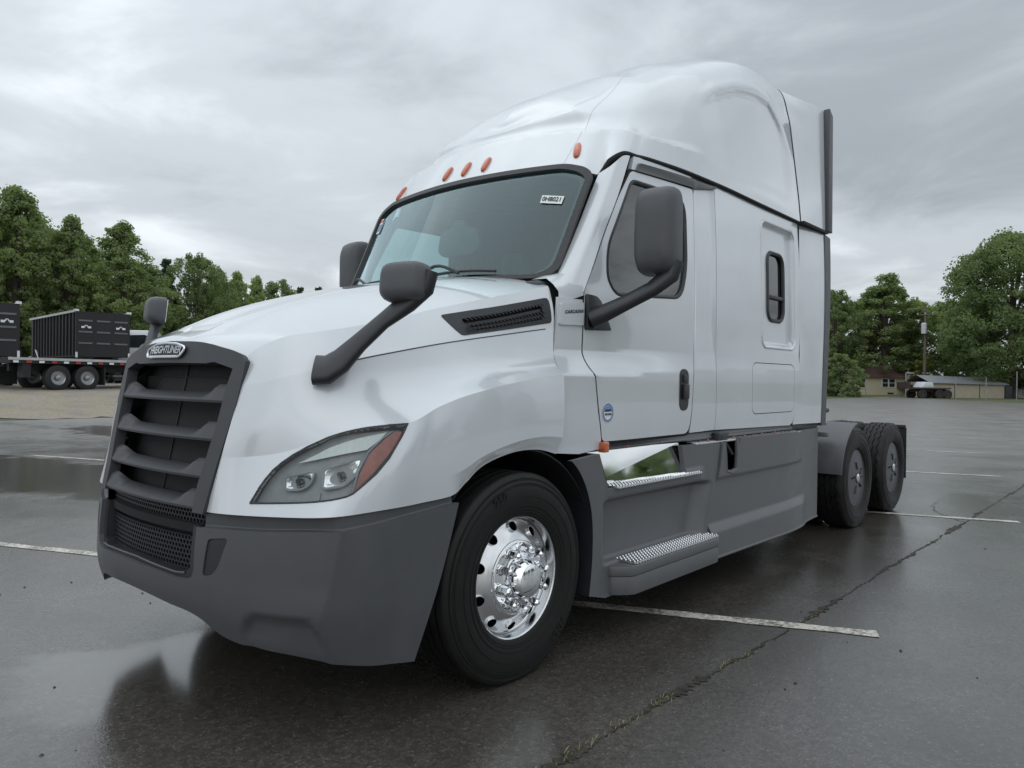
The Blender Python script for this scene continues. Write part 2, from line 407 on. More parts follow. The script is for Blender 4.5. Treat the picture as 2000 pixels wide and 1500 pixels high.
# ---- roof cap: rings from windscreen top / side seam up to the centre line
_rr=[
 [(0,2.05,2.742),(.4,2.062,2.745),(.75,2.10,2.745),(.90,2.12,2.70),(.965,2.165,2.675),(1.005,2.19,2.755),(1.05,2.26,2.812),(1.08,2.42,2.828),(1.10,2.71,2.842),(1.113,3.4,2.856),(1.118,4.2,2.85),(1.112,5.0,2.85)],
 [(0,2.275,3.06),(.38,2.28,3.045),(.70,2.285,3.02),(.80,2.30,3.01),(.885,2.32,3.0),(.955,2.35,2.99),(1.01,2.39,2.985),(1.045,2.52,2.98),(1.075,2.75,2.99),(1.102,3.4,3.02),(1.112,4.2,3.03),(1.095,5.0,3.03)],
 [(0,2.335,3.12),(.34,2.345,3.115),(.65,2.365,3.10),(.745,2.385,3.10),(.82,2.415,3.095),(.885,2.46,3.095),(.94,2.52,3.10),(.985,2.64,3.12),(1.02,2.83,3.16),(1.06,3.42,3.30),(1.08,4.2,3.40),(1.045,5.0,3.42)],
 [(0,2.36,3.17),(.27,2.39,3.20),(.55,2.42,3.22),(.63,2.46,3.235),(.70,2.52,3.25),(.76,2.59,3.27),(.81,2.68,3.31),(.86,2.80,3.37),(.895,2.95,3.44),(.95,3.45,3.645),(1.015,4.2,3.82),(.985,5.0,3.81)],
 [(0,2.40,3.24),(.15,2.45,3.30),(.32,2.53,3.37),(.37,2.59,3.41),(.41,2.66,3.45),(.45,2.74,3.49),(.48,2.83,3.54),(.51,2.94,3.60),(.54,3.08,3.66),(.60,3.5,3.86),(.78,4.2,4.06),(.83,5.0,4.085)],
 [(0,2.44,3.30),(0,2.52,3.38),(0,2.62,3.46),(0,2.69,3.505),(0,2.76,3.545),(0,2.84,3.59),(0,2.92,3.63),(0,3.02,3.68),(0,3.15,3.74),(0,3.55,3.92),(0,4.2,4.09),(0,5.0,4.12)],
]
RKU=[0,.4,.75,.90,.98,1.06,1.14,1.30,1.58,2.27,3.07,3.87]; RKV=[0,.24,.36,.62,1.0,1.5]
_rr=[np.array(r,float) for r in _rr]
_rr=[np.vstack([r[1]*_m,r]) for r in _rr]; _rr=_rr+[_rr[-2]*_m]
def _roof_disp(p,u,v):
    p=p.copy()
    p[:,1]-=.05*(1-sstep(.35,.8,np.abs(u)))*(1-sstep(.25,.9,v))
    # ledge above the brow line, fading behind the door
    k=(sstep(.235,.262,v)-sstep(.30,.52,v))*(1-sstep(1.6,2.15,u))
    p[:,2]-=.012*k; p[:,1]+=.018*k*(1-sstep(.8,1.2,u)); p[:,0]-=.022*k*sstep(.7,1.3,u)
    # panel pressed into the rear flank below a curling edge
    va=np.interp(u,[2.0,2.1,2.4,2.75,3.1,3.35,3.55,3.75,3.87],[.40,.44,.505,.55,.558,.545,.47,.385,.34])
    k=sstep(-.008,.05,va-v)*sstep(.12,.5,v+.06)*sstep(2.05,2.5,u)*(1-sstep(3.55,3.84,u))
    p[:,0]-=.024*k
    k=np.exp(-((v-va-.035)/.035)**2)*sstep(2.05,2.5,u)*(1-sstep(3.55,3.84,u)); p[:,0]+=.006*k; p[:,2]+=.006*k
    # scooped field on the front slope
    v2=np.interp(np.abs(u),[0,.34,.75,1.05,1.22,1.4],[.475,.505,.575,.76,.88,1.0])
    k=sstep(0,.05,v-v2)*(1-sstep(.15,.75,v-v2))*(1-sstep(.9,1.4,u)); p[:,2]-=.004*k; p[:,1]+=.003*k
    return p
def v_mid(u,v): return v
ROOF=Net(_rr,[-.4]+RKU,RKV+[2.0],cv=(1,),disp=_roof_disp)
RU=3.87; RV=1.5
# ---- windscreen: params (x, h)
def _ws(x,h):
    q=(x/.95)**2
    yb=1.53+.25*q; yt=1.99+.145*q
    zb=2.0+0*x; zt=2.76-.01*q
    return np.stack([x,yb+(yt-yb)*h,zb+(zt-zb)*h],-1)
WS=Fn(_ws)
# ---- bumper: levels from the top lip down
BKU=[0,.3,.5,.63,.82,1.04,1.19,1.30,1.52,1.80]
_b=[
 [(0,-.065,.828),(.3,-.05,.828),(.5,-.018,.83),(.62,.018,.835),(.80,.085,.84),(1.0,.178,.853),(1.13,.245,.86),(1.172,.34,.873),(1.196,.55,.895),(1.203,.805,.918)],
 [(0,-.075,.68),(.3,-.062,.68),(.5,-.03,.68),(.62,.005,.67),(.80,.072,.66),(.98,.155,.66),(1.10,.222,.66),(1.165,.32,.66),(1.195,.52,.66),(1.203,.72,.66)],
 [(0,-.07,.54),(.3,-.058,.535),(.5,-.026,.52),(.62,.012,.48),(.78,.07,.455),(.94,.14,.45),(1.05,.20,.45),(1.14,.32,.45),(1.185,.48,.45),(1.2,.635,.45)],
 [(0,-.055,.49),(.3,-.043,.48),(.5,-.008,.455),(.61,.035,.395),(.77,.10,.36),(.92,.175,.345),(1.04,.245,.33),(1.12,.35,.315),(1.17,.47,.303),(1.19,.57,.29)],
]
_b=[np.array(r,float) for r in _b]; _b=[np.vstack([r[1]*_m,r]) for r in _b]
BKV=[0,.18,.37,.46]
def _bump_disp(p,u,v):
    p=p.copy()
    # facet that dips in at the lower corner
    d=rrect(u,v,.98,.44,.235,.14,.12)
    k=sstep(.0,-.05,d)*(1-.5*sstep(.37,.46,v))
    p[:,1]+=.028*k; p[:,0]-=.012*k
    return p
BUMP=Net(_b,[-.3]+BKU,BKV,cu=(7,),disp=_bump_disp)
BU=1.80; BV=.46
GRL=Fn(lambda x,z: np.stack([x,.012+(z-.88)*.205-.055*(1-(x/.6)**2),z],-1))
def skirt_x(y,z):
    y=np.asarray(y,float); z=np.asarray(z,float)
    x=1.198-.10*sstep(4.45,5.75,y)
    # lower rocker stands proud below a chamfered ledge
    zl=.44+.0*y
    fade=1-sstep(4.9,5.2,y)
    x=x+.03*np.clip((zl+.05-z)/.05,0,1)*fade
    # upper band stands proud above a step
    zu=.775
    x=x+.020*np.clip((z-zu)/.018,0,1)*(1-sstep(4.75,5.1,y))
    return x
SKIRT=Side(skirt_x)
# === END GEOMETRY ===
# ================================================================ SETTING
rng=np.random.default_rng(7)
YAW=R_(41.192)
def zg(x,y):
    x=np.asarray(x,float); y=np.asarray(y,float)
    return (.95*sstep(13,36,-x)+1.0*sstep(36,90,-x))*(1-sstep(28,70,y))
def sheet(name,xs,ys,dz,mat,mask=None):
    X,Y=np.meshgrid(xs,ys); Z=zg(X,Y)+dz; n,m=X.shape; V=np.stack([X,Y,Z],-1).reshape(-1,3); F=[]
    for j in range(n-1):
        for i in range(m-1):
            if mask is None or mask((xs[i]+xs[i+1])/2,(ys[j]+ys[j+1])/2): F.append((j*m+i,j*m+i+1,(j+1)*m+i+1,(j+1)*m+i))
    return tag(obj(name,mesh_data(name,V,F,mat,True,180)),kind='structure')
def node_mat(name):
    m=bpy.data.materials.new(name); m.use_nodes=True; MATS[name]=m; return m,m.node_tree,m.node_tree.nodes,m.node_tree.links,m.node_tree.nodes['Principled BSDF']
class NT:
    def __init__(s,nt): s.N=nt.nodes; s.L=nt.links
    def m(s,op,a,b=None,clamp=False):
        n=s.N.new('ShaderNodeMath'); n.operation=op; n.use_clamp=clamp
        for i,v in enumerate((a,b)):
            if v is None: continue
            if isinstance(v,(int,float)): n.inputs[i].default_value=v
            else: s.L.new(v,n.inputs[i])
        return n.outputs[0]
    def noise(s,vec,scale,det=5,rough=.55,dist=0):
        n=s.N.new('ShaderNodeTexNoise'); n.inputs['Scale'].default_value=scale; n.inputs['Detail'].default_value=det; n.inputs['Roughness'].default_value=rough; n.inputs['Distortion'].default_value=dist; s.L.new(vec,n.inputs[0]); return n.outputs['Fac']
    def ramp(s,f,stops):
        r=s.N.new('ShaderNodeValToRGB'); e=r.color_ramp.elements
        for i,(p,c) in enumerate(stops):
            if i<2: e[i].position=p; q=e[i]
            else: q=e.new(p)
            q.color=(*c,1) if hasattr(c,'__len__') else (c,c,c,1)
        s.L.new(f,r.inputs[0]); return r.outputs[0]
    def rng(s,f,a,b,c,d):
        n=s.N.new('ShaderNodeMapRange'); n.clamp=True
        for i,v in enumerate((a,b,c,d)): n.inputs[i+1].default_value=v
        s.L.new(f,n.inputs[0]); return n.outputs[0]
    def mix(s,f,a,b,mode='MIX'):
        n=s.N.new('ShaderNodeMix'); n.data_type='RGBA'; n.blend_type=mode
        if isinstance(f,(int,float)): n.inputs[0].default_value=f
        else: s.L.new(f,n.inputs[0])
        for k,v in ((6,a),(7,b)):
            if hasattr(v,'__len__'): n.inputs[k].default_value=(*v,1)
            else: s.L.new(v,n.inputs[k])
        return n.outputs[2]
def asphalt_material():
    m,nt,N,L,b=node_mat('wet_asphalt'); T=NT(nt)
    geo=N.new('ShaderNodeNewGeometry'); P=geo.outputs['Position']
    sp=N.new('ShaderNodeSeparateXYZ'); L.new(P,sp.inputs[0])
    big=T.noise(P,.22,4,.55,.4); mid=T.noise(P,1.3,5,.6); fine=T.noise(P,55,3,.6)
    vo=N.new('ShaderNodeTexVoronoi'); vo.inputs['Scale'].default_value=120; L.new(P,vo.inputs[0])
    vo2=N.new('ShaderNodeTexVoronoi'); vo2.inputs['Scale'].default_value=48; L.new(P,vo2.inputs[0])
    base=T.ramp(mid,[(.3,(.064,.058,.051)),(.7,(.094,.087,.078))])
    chips=T.ramp(vo.outputs['Color'],[(.45,(.65,.65,.65)),(.80,(1.1,1.1,1.1)),(.98,(2.6,2.5,2.4))]); base=T.mix(.6,base,chips,'MULTIPLY'); base=T.mix(.6,base,T.ramp(vo2.outputs['Color'],[(.2,(.65,.65,.65)),(.8,(1.25,1.25,1.25))]),'MULTIPLY')
    far=T.m('SQRT',T.m('ADD',T.m('POWER',T.m('MULTIPLY',T.m('ADD',sp.outputs[0],2.0),.8),2.0),T.m('POWER',T.m('MULTIPLY',T.m('SUBTRACT',sp.outputs[1],3.0),1.0),2.0))); dry=T.rng(T.m('ADD',far,T.m('MULTIPLY',T.m('SUBTRACT',big,.5),16)),6.5,16,0,1); base=T.mix(dry,base,T.mix(1,base,(2.1,2.12,2.15),'MULTIPLY')); st=T.rng(T.noise(P,.8,6,.65,1.2),.60,.70,0,.45); base=T.mix(st,base,(.022,.021,.019))
    L.new(base,b.inputs['Base Color'])
    # standing water: low spots of the lot
    def puddle(cx,cy,rx,ry,ang):
        c,s=math.cos(ang),math.sin(ang); dx=T.m('SUBTRACT',sp.outputs[0],cx); dy=T.m('SUBTRACT',sp.outputs[1],cy)
        a=T.m('DIVIDE',T.m('ADD',T.m('MULTIPLY',dx,c),T.m('MULTIPLY',dy,s)),rx); e=T.m('DIVIDE',T.m('SUBTRACT',T.m('MULTIPLY',dy,c),T.m('MULTIPLY',dx,s)),ry)
        return T.m('SQRT',T.m('ADD',T.m('MULTIPLY',a,a),T.m('MULTIPLY',e,e)))
    wob=T.m('MULTIPLY',T.m('SUBTRACT',T.noise(P,1.1,6,.6,.5),.5),1.5)
    d=T.m('MINIMUM',puddle(-8.9,2.1,4.2,1.25,.22),puddle(.05,.2,.9,.62,.4))
    d=T.m('MINIMUM',d,puddle(-14.5,6.5,3.2,1.1,.3)); d=T.m('ADD',d,wob)
    water=T.rng(d,.72,1.12,1,0)
    r0=T.rng(T.noise(P,.55,5,.6,.6),.3,.7,.16,.36); r0=T.m('ADD',r0,T.m('MULTIPLY',T.m('SUBTRACT',fine,.5),.20))
    inv=T.m('SUBTRACT',1,water)
    r0=T.m('ADD',r0,T.m('MULTIPLY',dry,.16)); rough=T.m('MAXIMUM',T.m('MULTIPLY',r0,inv),.15); L.new(rough,b.inputs['Roughness'])
    b.inputs['Specular IOR Level'].default_value=.6; b.inputs['Coat Weight'].default_value=.75; b.inputs['Coat IOR'].default_value=1.4; L.new(T.m('ADD',T.m('MULTIPLY',rough,.8),.02),b.inputs['Coat Roughness'])
    h=T.m('ADD',T.m('MULTIPLY',vo.outputs['Distance'],.6),T.m('MULTIPLY',vo2.outputs['Distance'],.5)); h=T.m('ADD',h,T.m('MULTIPLY',fine,.5))
    bp=N.new('ShaderNodeBump'); bp.inputs['Distance'].default_value=.0045; L.new(h,bp.inputs['Height']); L.new(T.m('MULTIPLY',inv,.28),bp.inputs['Strength']); L.new(bp.outputs[0],b.inputs['Normal'])
def ground_materials():
    m,nt,N,L,b=node_mat('gravel'); T=NT(nt); P=N.new('ShaderNodeNewGeometry').outputs['Position']
    n1=T.noise(P,.35,5,.6,.6); n2=T.noise(P,9,4,.7); vo=N.new('ShaderNodeTexVoronoi'); vo.inputs['Scale'].default_value=22; L.new(P,vo.inputs[0])
    c=T.ramp(n1,[(.38,(.25,.24,.22)),(.5,(.33,.285,.21)),(.62,(.29,.275,.255))]); c=T.mix(.7,c,T.ramp(vo.outputs['Color'],[(.1,(.75,.75,.75)),(.95,(1.15,1.14,1.12))]),'MULTIPLY'); c=T.mix(.5,c,T.ramp(n2,[(.3,(.6,.6,.6)),(.7,(1.3,1.3,1.3))]),'MULTIPLY')
    L.new(c,b.inputs['Base Color']); b.inputs['Roughness'].default_value=.9
    bp=N.new('ShaderNodeBump'); bp.inputs['Strength'].default_value=.8; bp.inputs['Distance'].default_value=.05; L.new(vo.outputs['Distance'],bp.inputs['Height']); L.new(bp.outputs[0],b.inputs['Normal'])
    m,nt,N,L,b=node_mat('meadow'); T=NT(nt); P=N.new('ShaderNodeNewGeometry').outputs['Position']
    c=T.ramp(T.noise(P,.3,6,.65,.5),[(.3,(.035,.055,.018)),(.7,(.085,.10,.035))]); c=T.mix(.6,c,T.ramp(T.noise(P,6,4,.7),[(.3,(.5,.5,.5)),(.7,(1.3,1.3,1.3))]),'MULTIPLY'); L.new(c,b.inputs['Base Color']); b.inputs['Roughness'].default_value=.9
    m,nt,N,L,b=node_mat('line_paint'); T=NT(nt); P=N.new('ShaderNodeNewGeometry').outputs['Position']
    w=T.noise(P,38,5,.75); w2=T.noise(P,5,4,.6); k=T.rng(T.m('ADD',T.m('MULTIPLY',w,.7),T.m('MULTIPLY',w2,.4)),.46,.60,0,1)
    c=T.mix(k,(.10,.098,.09),(.62,.59,.52)); L.new(c,b.inputs['Base Color']); b.inputs['Roughness'].default_value=.45
    m,nt,N,L,b=node_mat('crack_fill'); T=NT(nt); P=N.new('ShaderNodeNewGeometry').outputs['Position']
    c=T.ramp(T.noise(P,14,5,.7),[(.35,(.010,.010,.009)),(.6,(.045,.04,.028)),(.75,(.10,.095,.045))]); L.new(c,b.inputs['Base Color']); b.inputs['Roughness'].default_value=.8
    pbr('grass_blade',(.16,.17,.06),.6,noise=.5,nscale=3,ncol=(.26,.21,.11))
    pbr('pebble',(.035,.034,.033),.6,noise=.5,nscale=30)
asphalt_material(); ground_materials()
def spread(a,b,n,k=3.0):
    t=np.linspace(-1,1,n); s=np.sinh(k*t)/math.sinh(k); return (a+b)/2+(b-a)/2*s
sheet('ground',np.unique(np.concatenate([spread(-900,900,60,3.5),np.linspace(-90,40,66)])),np.unique(np.concatenate([spread(-900,900,60,3.5),np.linspace(-40,110,60)])),-.012,MATS['meadow'])
def lot_mask(x,y):
    # far edge runs from (-29,97) to (-5.5,72.5) and on
    return not (y>72.5+(-5.5-x)*1.05)
ex_=-19.5
def wob_edge(xs,ys):
    pass
lotx=np.concatenate([np.linspace(-19.5,30,100),np.linspace(32,60,10)]); loty=np.concatenate([np.linspace(-40,110,151)])
tag(sheet('parking_lot',lotx,loty,.0,MATS['wet_asphalt'],lot_mask),kind='structure')
gx=np.linspace(-75,-19.0,57); 
def gravel_sheet():
    ys=np.linspace(-40,45,171); V=[];F=[]
    xs=np.concatenate([np.linspace(-75,-21,55),[-20.2]])
    for y in ys:
        e=-19.3+.55*math.sin(y*.9)+.35*math.sin(y*2.3+1)+.25*math.sin(y*5.1)
        for x in list(xs)+[e]: V.append((x,y,float(zg(x,y))+.006))
    m=len(xs)+1
    for j in range(len(ys)-1):
        for i in range(m-1): F.append((j*m+i,j*m+i+1,(j+1)*m+i+1,(j+1)*m+i))
    tag(obj('gravel_yard',mesh_data('gravel_yard',V,F,MATS['gravel'],True,180)),kind='structure')
gravel_sheet()
def line_strip(name,a,b,w=.105):
    a=np.array(a,float); b=np.array(b,float); n=max(2,int(np.linalg.norm(b-a)/.12)); d=(b-a)/np.linalg.norm(b-a); p=np.array([-d[1],d[0]]); V=[];F=[]
    for i in range(n+1):
        c=a+(b-a)*i/n; ww=w/2*(1+.10*rng.normal()); j=.004*rng.normal()
        for s in (-1,1): q=c+p*(s*ww+j); V.append((q[0],q[1],float(zg(q[0],q[1]))+.004))
    for i in range(n): F.append((2*i,2*i+1,2*i+3,2*i+2))
    return tag(obj(name,mesh_data(name,V,F,MATS['line_paint'],False)),kind='structure')
for a,b in (((-9.0,-1.85),(2.27,3.18)),((-11.5,2.85),(2.36,8.06)),((-13.0,7.4),(1.56,12.6)),((-14,12.0),(.6,17.1)),((-15,17.2),(-.05,22.25)),((-16,22.2),(-1.0,27.3)),((-17,27.2),(-2.0,32.3)),((-17,32.2),(-3.0,37.2)),((-17,37.4),(-4,42.2)),((-17,42.6),(-5,47.2))):
    line_strip('parking_line',a,b)
# cracked joint with weeds
def crack():
    pts=np.array([(1.72,-.6),(1.76,.2),(1.79,.86),(1.80,1.5),(1.83,2.2),(1.86,3.0),(1.87,4.0),(1.885,5.27),(1.92,7.0),(1.95,9.0),(1.98,11.1),(2.0,14),(2.03,20)]); k=np.linspace(0,1,len(pts)); t=np.linspace(0,1,700); P=hermite(k,pts,t); V=[];F=[]
    w=.004+.014*np.clip(np.convolve(rng.normal(size=760),np.ones(18)/18,'same')[:700]*3+.45,0,1.6); j=np.convolve(rng.normal(size=720),np.ones(7)/7,'same')[:700]*.016
    for i in range(700):
        for s in (-1,1): V.append((P[i,0]+j[i]+s*w[i]*(1+.5*rng.normal()),P[i,1],.0035))
    for i in range(699): F.append((2*i,2*i+1,2*i+3,2*i+2))
    tag(obj('pavement_crack',mesh_data('pavement_crack',V,F,MATS['crack_fill'],False)),kind='structure')
    mb=MB()
    dens=[(.5,1.1,.5),(1.1,1.6,.75),(2.0,2.35,.5),(2.9,3.4,.35),(5.6,8.2,.55),(8.2,11,.4)]
    for _ in range(3800):
        a,b,pr=dens[rng.integers(len(dens))]
        if rng.random()>pr*.2: continue
        y=rng.uniform(a,b); i=int(np.argmin(abs(P[:,1]-y))); x=P[i,0]+j[i]+rng.normal()*.018
        clump=.5+.5*math.sin(y*17)*math.sin(y*5.3+1)
        if rng.random()>clump+.15: continue
        h=rng.uniform(.006,.026)*(1.4 if .75<y<.95 else 1); an=rng.uniform(0,6.28); lx,ly=math.cos(an)*h*.7,math.sin(an)*h*.7; wx,wy=-math.sin(an)*.0016,math.cos(an)*.0016
        mb.add([(x-wx,y-wy,.003),(x+wx,y+wy,.003),(x+lx*.5+wx*.7,y+ly*.5+wy*.7,h*.75),(x+lx,y+ly,h)],[(0,1,2),(0,2,3)])
    o=mb.build('crack_grass',MATS['grass_blade'],smooth=False); tag(o,'low tufts of grass and moss growing in the pavement crack','grass',kind='stuff')
crack()
def side_crack(pts,w0):
    pts=np.array(pts,float); t=np.linspace(0,1,160); P=hermite(np.linspace(0,1,len(pts)),pts,t); j=np.convolve(rng.normal(size=180),np.ones(5)/5,'same')[:160]*.02; V=[];F=[]
    d=np.gradient(P,axis=0); d/=np.linalg.norm(d,axis=1,keepdims=True)
    for i in range(160):
        w=w0*(.4+.9*abs(math.sin(i*.37)*math.sin(i*.11)))*(1-.7*i/160); n=np.array([-d[i,1],d[i,0]])
        for s in (-1,1): q=P[i]+n*(j[i]+s*w); V.append((q[0],q[1],.0032))
    for i in range(159): F.append((2*i,2*i+1,2*i+3,2*i+2))
    tag(obj('pavement_crack',mesh_data('pavement_crack',V,F,MATS['crack_fill'],False)),kind='structure')
side_crack([(1.93,7.6),(1.5,8.3),(1.4,9.2)],.007); side_crack([(1.95,9.4),(2.7,9.9),(3.6,10.0),(4.4,10.6)],.008); side_crack([(-2.5,1.6),(-3.4,2.4),(-3.6,3.4),(-4.6,4.4)],.006)
mb=MB()
for k in range(150):
    if k<60: x,y=rng.uniform(-3,3.2),rng.uniform(-.8,3)
    else: x,y=rng.uniform(-9,6),rng.uniform(0,16)
    r=rng.uniform(.004,.013); V=[(x+r*rng.uniform(.7,1.2)*math.cos(a),y+r*rng.uniform(.7,1.2)*math.sin(a),.0) for a in np.linspace(0,6.28,6)[:-1]]+[(x,y,r*.9)]
    mb.add(V,[(i,(i+1)%5,5) for i in range(5)])
tag(mb.build('loose_grit',MATS['pebble'],smooth=False),'small dark stones and grit scattered over the wet asphalt','grit',kind='stuff')
# ---------------------------------------------------------------- trees
def leaf_mat(name,c0,c1):
    m,nt,N,L,b=node_mat(name); T=NT(nt); oi=N.new('ShaderNodeObjectInfo'); tc=N.new('ShaderNodeTexCoord')
    n=T.noise(tc.outputs['Object'],.9,4,.7); f=T.m('ADD',n,T.m('MULTIPLY',T.m('SUBTRACT',oi.outputs['Random'],.5),.35))
    c=T.ramp(f,[(.3,c0),(.72,c1)]); L.new(c,b.inputs['Base Color']); b.inputs['Roughness'].default_value=.55; b.inputs['Specular IOR Level'].default_value=.3
    tr=N.new('ShaderNodeBsdfTranslucent'); L.new(T.mix(1,c,(1.2,1.3,.6),'MULTIPLY'),tr.inputs[0]); mx=N.new('ShaderNodeMixShader'); mx.inputs[0].default_value=.55
    L.new(b.outputs[0],mx.inputs[1]); L.new(tr.outputs[0],mx.inputs[2]); L.new(mx.outputs[0],N['Material Output'].inputs[0])
leaf_mat('leaf_light',(.19,.24,.12),(.31,.38,.19)); leaf_mat('leaf_dark',(.15,.20,.105),(.25,.31,.155)); leaf_mat('leaf_pine',(.05,.075,.05),(.095,.125,.075)); leaf_mat('leaf_yellow',(.12,.15,.03),(.26,.24,.06))
pbr('bark',(.075,.062,.05),.9,noise=.5,nscale=4,bump=.6,bscale=12,bdist=.05,stretch=(1,1,.25))
def crown_mesh(seed,H,W,kind,nclump,nleaf,leaf,mat):
    r=np.random.default_rng(seed); V=[];C=[]
    base={'bush':.01,'oak':.10}.get(kind,.13)*H
    while len(C)<nclump:
        h=r.uniform(0,1); 
        if kind=='oak': prof=math.sin(math.pi*min(1,h*.86+.12))**.6
        elif kind=='tall': prof=(math.sin(math.pi*(h**.75*.86+.12)))**.8*(1-.25*h)
        elif kind=='pine': prof=max(.16,(1-h)**.7)
        else: prof=math.sqrt(max(0,1-(h*1.0)**2))*.9+.1
        a=r.uniform(0,2*math.pi); lob=1+.22*math.sin(a*2+seed)+.16*math.sin(a*3+seed*1.7+h*5)+.12*math.sin(h*11+seed)
        q=W/2*prof*lob*(.35+.65*r.random()**.45); C.append((q*math.cos(a),q*math.sin(a),base+h*(H-base)*(.97+.06*r.random())))
    C=np.array(C); n=nclump*nleaf; ci=np.repeat(np.arange(nclump),nleaf); cr=r.uniform(.5,1.0,nclump)*W*.095
    p=r.normal(size=(n,3)); p/=np.linalg.norm(p,axis=1,keepdims=True); p*=(r.random((n,1))**.4)*cr[ci][:,None]; p[:,2]*=.72
    P=C[ci]+p
    nv=p/np.maximum(np.linalg.norm(p,axis=1,keepdims=True),1e-6)+r.normal(size=(n,3))*.75+np.array([0,0,.45]); nv/=np.linalg.norm(nv,axis=1,keepdims=True)
    t=np.cross(nv,r.normal(size=(n,3))); t/=np.linalg.norm(t,axis=1,keepdims=True); b=np.cross(nv,t); s=leaf*r.uniform(.55,1.25,(n,1))
    Q=np.stack([P-t*s*.5,P+b*s*.34,P+t*s*.55,P-b*s*.34],1).reshape(-1,3)
    F=np.arange(n*4).reshape(-1,4)
    me=bpy.data.meshes.new('crown'); me.vertices.add(len(Q)); me.vertices.foreach_set('co',Q.ravel()); me.loops.add(n*4); me.loops.foreach_set('vertex_index',F.ravel().astype(np.int32)); me.polygons.add(n); me.polygons.foreach_set('loop_start',np.arange(0,n*4,4,dtype=np.int32)); me.update(calc_edges=True); me.materials.append(mat)
    # trunk with limbs reaching into the clumps
    mb=MB(); tr=.018*H+.05
    mb.tube([(0,0,-.3),(.02*H*.2,0,.2*H),(-.01*H,.01*H,.5*H),(.0,.0,.86*H)],[tr*1.3,tr,tr*.65,tr*.15],8)
    for k in r.choice(nclump,min(22,nclump),False):
        c=C[k]; z0=min(.8*H,max(.12*H,c[2]*.62)); mb.tube([(0,0,z0),tuple(c*[.5,.5,1]-np.array([0,0,(c[2]-z0)*.35])),tuple(c)],[tr*.42,tr*.25,tr*.06],5)
    tm=mesh_data('trunk',mb.v,mb.f,MATS['bark'])
    return me,tm
KINDS={'tulip':[crown_mesh(s,16,9.0,'tall',240,90,.30,MATS['leaf_light']) for s in (1,2,3)],
 'oak':[crown_mesh(s,18,15,'oak',560,105,.32,MATS['leaf_dark']) for s in (4,5)],
 'mid':[crown_mesh(s,14,10,'oak',240,90,.30,MATS['leaf_dark']) for s in (6,7)],
 'pine':[crown_mesh(8,14,6,'pine',260,80,.28,MATS['leaf_pine'])],
 'bush':[crown_mesh(9,5,5,'bush',170,130,.2,MATS['leaf_dark'])],
 'yellow':[crown_mesh(10,4,4,'bush',40,80,.28,MATS['leaf_yellow'])]}
HGT={'tulip':16,'oak':18,'mid':14,'pine':14,'bush':5,'yellow':4}
_tk=[0]
def tree(kind,x,y,h,wide=1.0,name='tree',label='',cat='tree',group=None):
    k=_tk[0]; _tk[0]+=1; c,t=KINDS[kind][k%len(KINDS[kind])]; o=empty(name,label,cat,group,(x,y,float(zg(x,y))-.1),rotz=k*2.399)
    s=h/HGT[kind]; o.scale=(s*wide,s*wide,s); obj('crown',c,o); obj('trunk',t,o); return o
LT='trees behind the gravel yard'
for kind,x,y,h,w,lab in (('tulip',-68,14,14.4,1,'tall pale tree whose crown leans out beside the cut off trailer'),
 ('tulip',-66.4,17.5,14.8,1.05,'tallest light green tree rising over the gap between the trailers'),
 ('oak',-73,19.5,13.5,0.9,'dark dense tree between the tallest tree and the slim tree'),
 ('tulip',-65.2,20.9,13.0,0.85,'slim light green tree over the ribbed side of the dump trailer'),
 ('oak',-74,24,12.2,0.9,'dark dense tree behind the slim light green tree'),
 ('tulip',-64.2,24.6,12.7,1.15,'wide light green tree above the barred tailgate'),
 ('oak',-72,28.5,10.5,0.8,'dark low tree behind the wide light green tree'),
 ('pine',-72.9,32.2,11.4,0.8,'dark narrow pine between the wide tree and the round tree'),
 ('mid',-70,34.2,12,0.75,'round dark tree above the hood mirror on the passenger side'),
 ('mid',-74,36.5,9.5,0.9,'low dark tree tucked behind the round dark tree'),
 ('tulip',-76.8,39.9,11.8,0.8,'small tree in the low end of the row above the white hood'),
 ('mid',-79,42,10.6,0.9,'small tree in the low end of the row above the white hood'),
 ('tulip',-79,43.4,12.4,0.75,'small tree in the low end of the row above the white hood'),
 ('tulip',-81,46.9,12.6,0.7,'small tree in the low end of the row above the white hood'),
 ('mid',-81.7,50.4,12.8,0.75,'small tree in the low end of the row above the white hood'),
 ('pine',-88,57.6,13.4,0.6,'lone small pine at the thin end of the row over the hood'),
 ('pine',-88.9,61.4,14,0.8,'small bushy pine beside the far door mirror'),
 ('tulip',-79.8,58.7,12,0.7,'light green tree peeking out under the far door mirror'),
 ('mid',-78,61,11.5,0.8,'dark tree hidden behind the far door mirror'),
 ('oak',-82,26,11.5,1.2,'dark backing tree behind the dump trailers'),
 ('oak',-84,34,10.5,1.2,'dark backing tree behind the narrow pine'),
 ('mid',-90,48,8.5,1.3,'small tree in the low end of the row above the white hood'),
 ('mid',-90,54,8.5,1.3,'small tree in the low end of the row above the white hood')):
    tree(kind,x,y,h,w,'pine_tree' if kind=='pine' else 'broadleaf_tree',lab,'tree',LT)
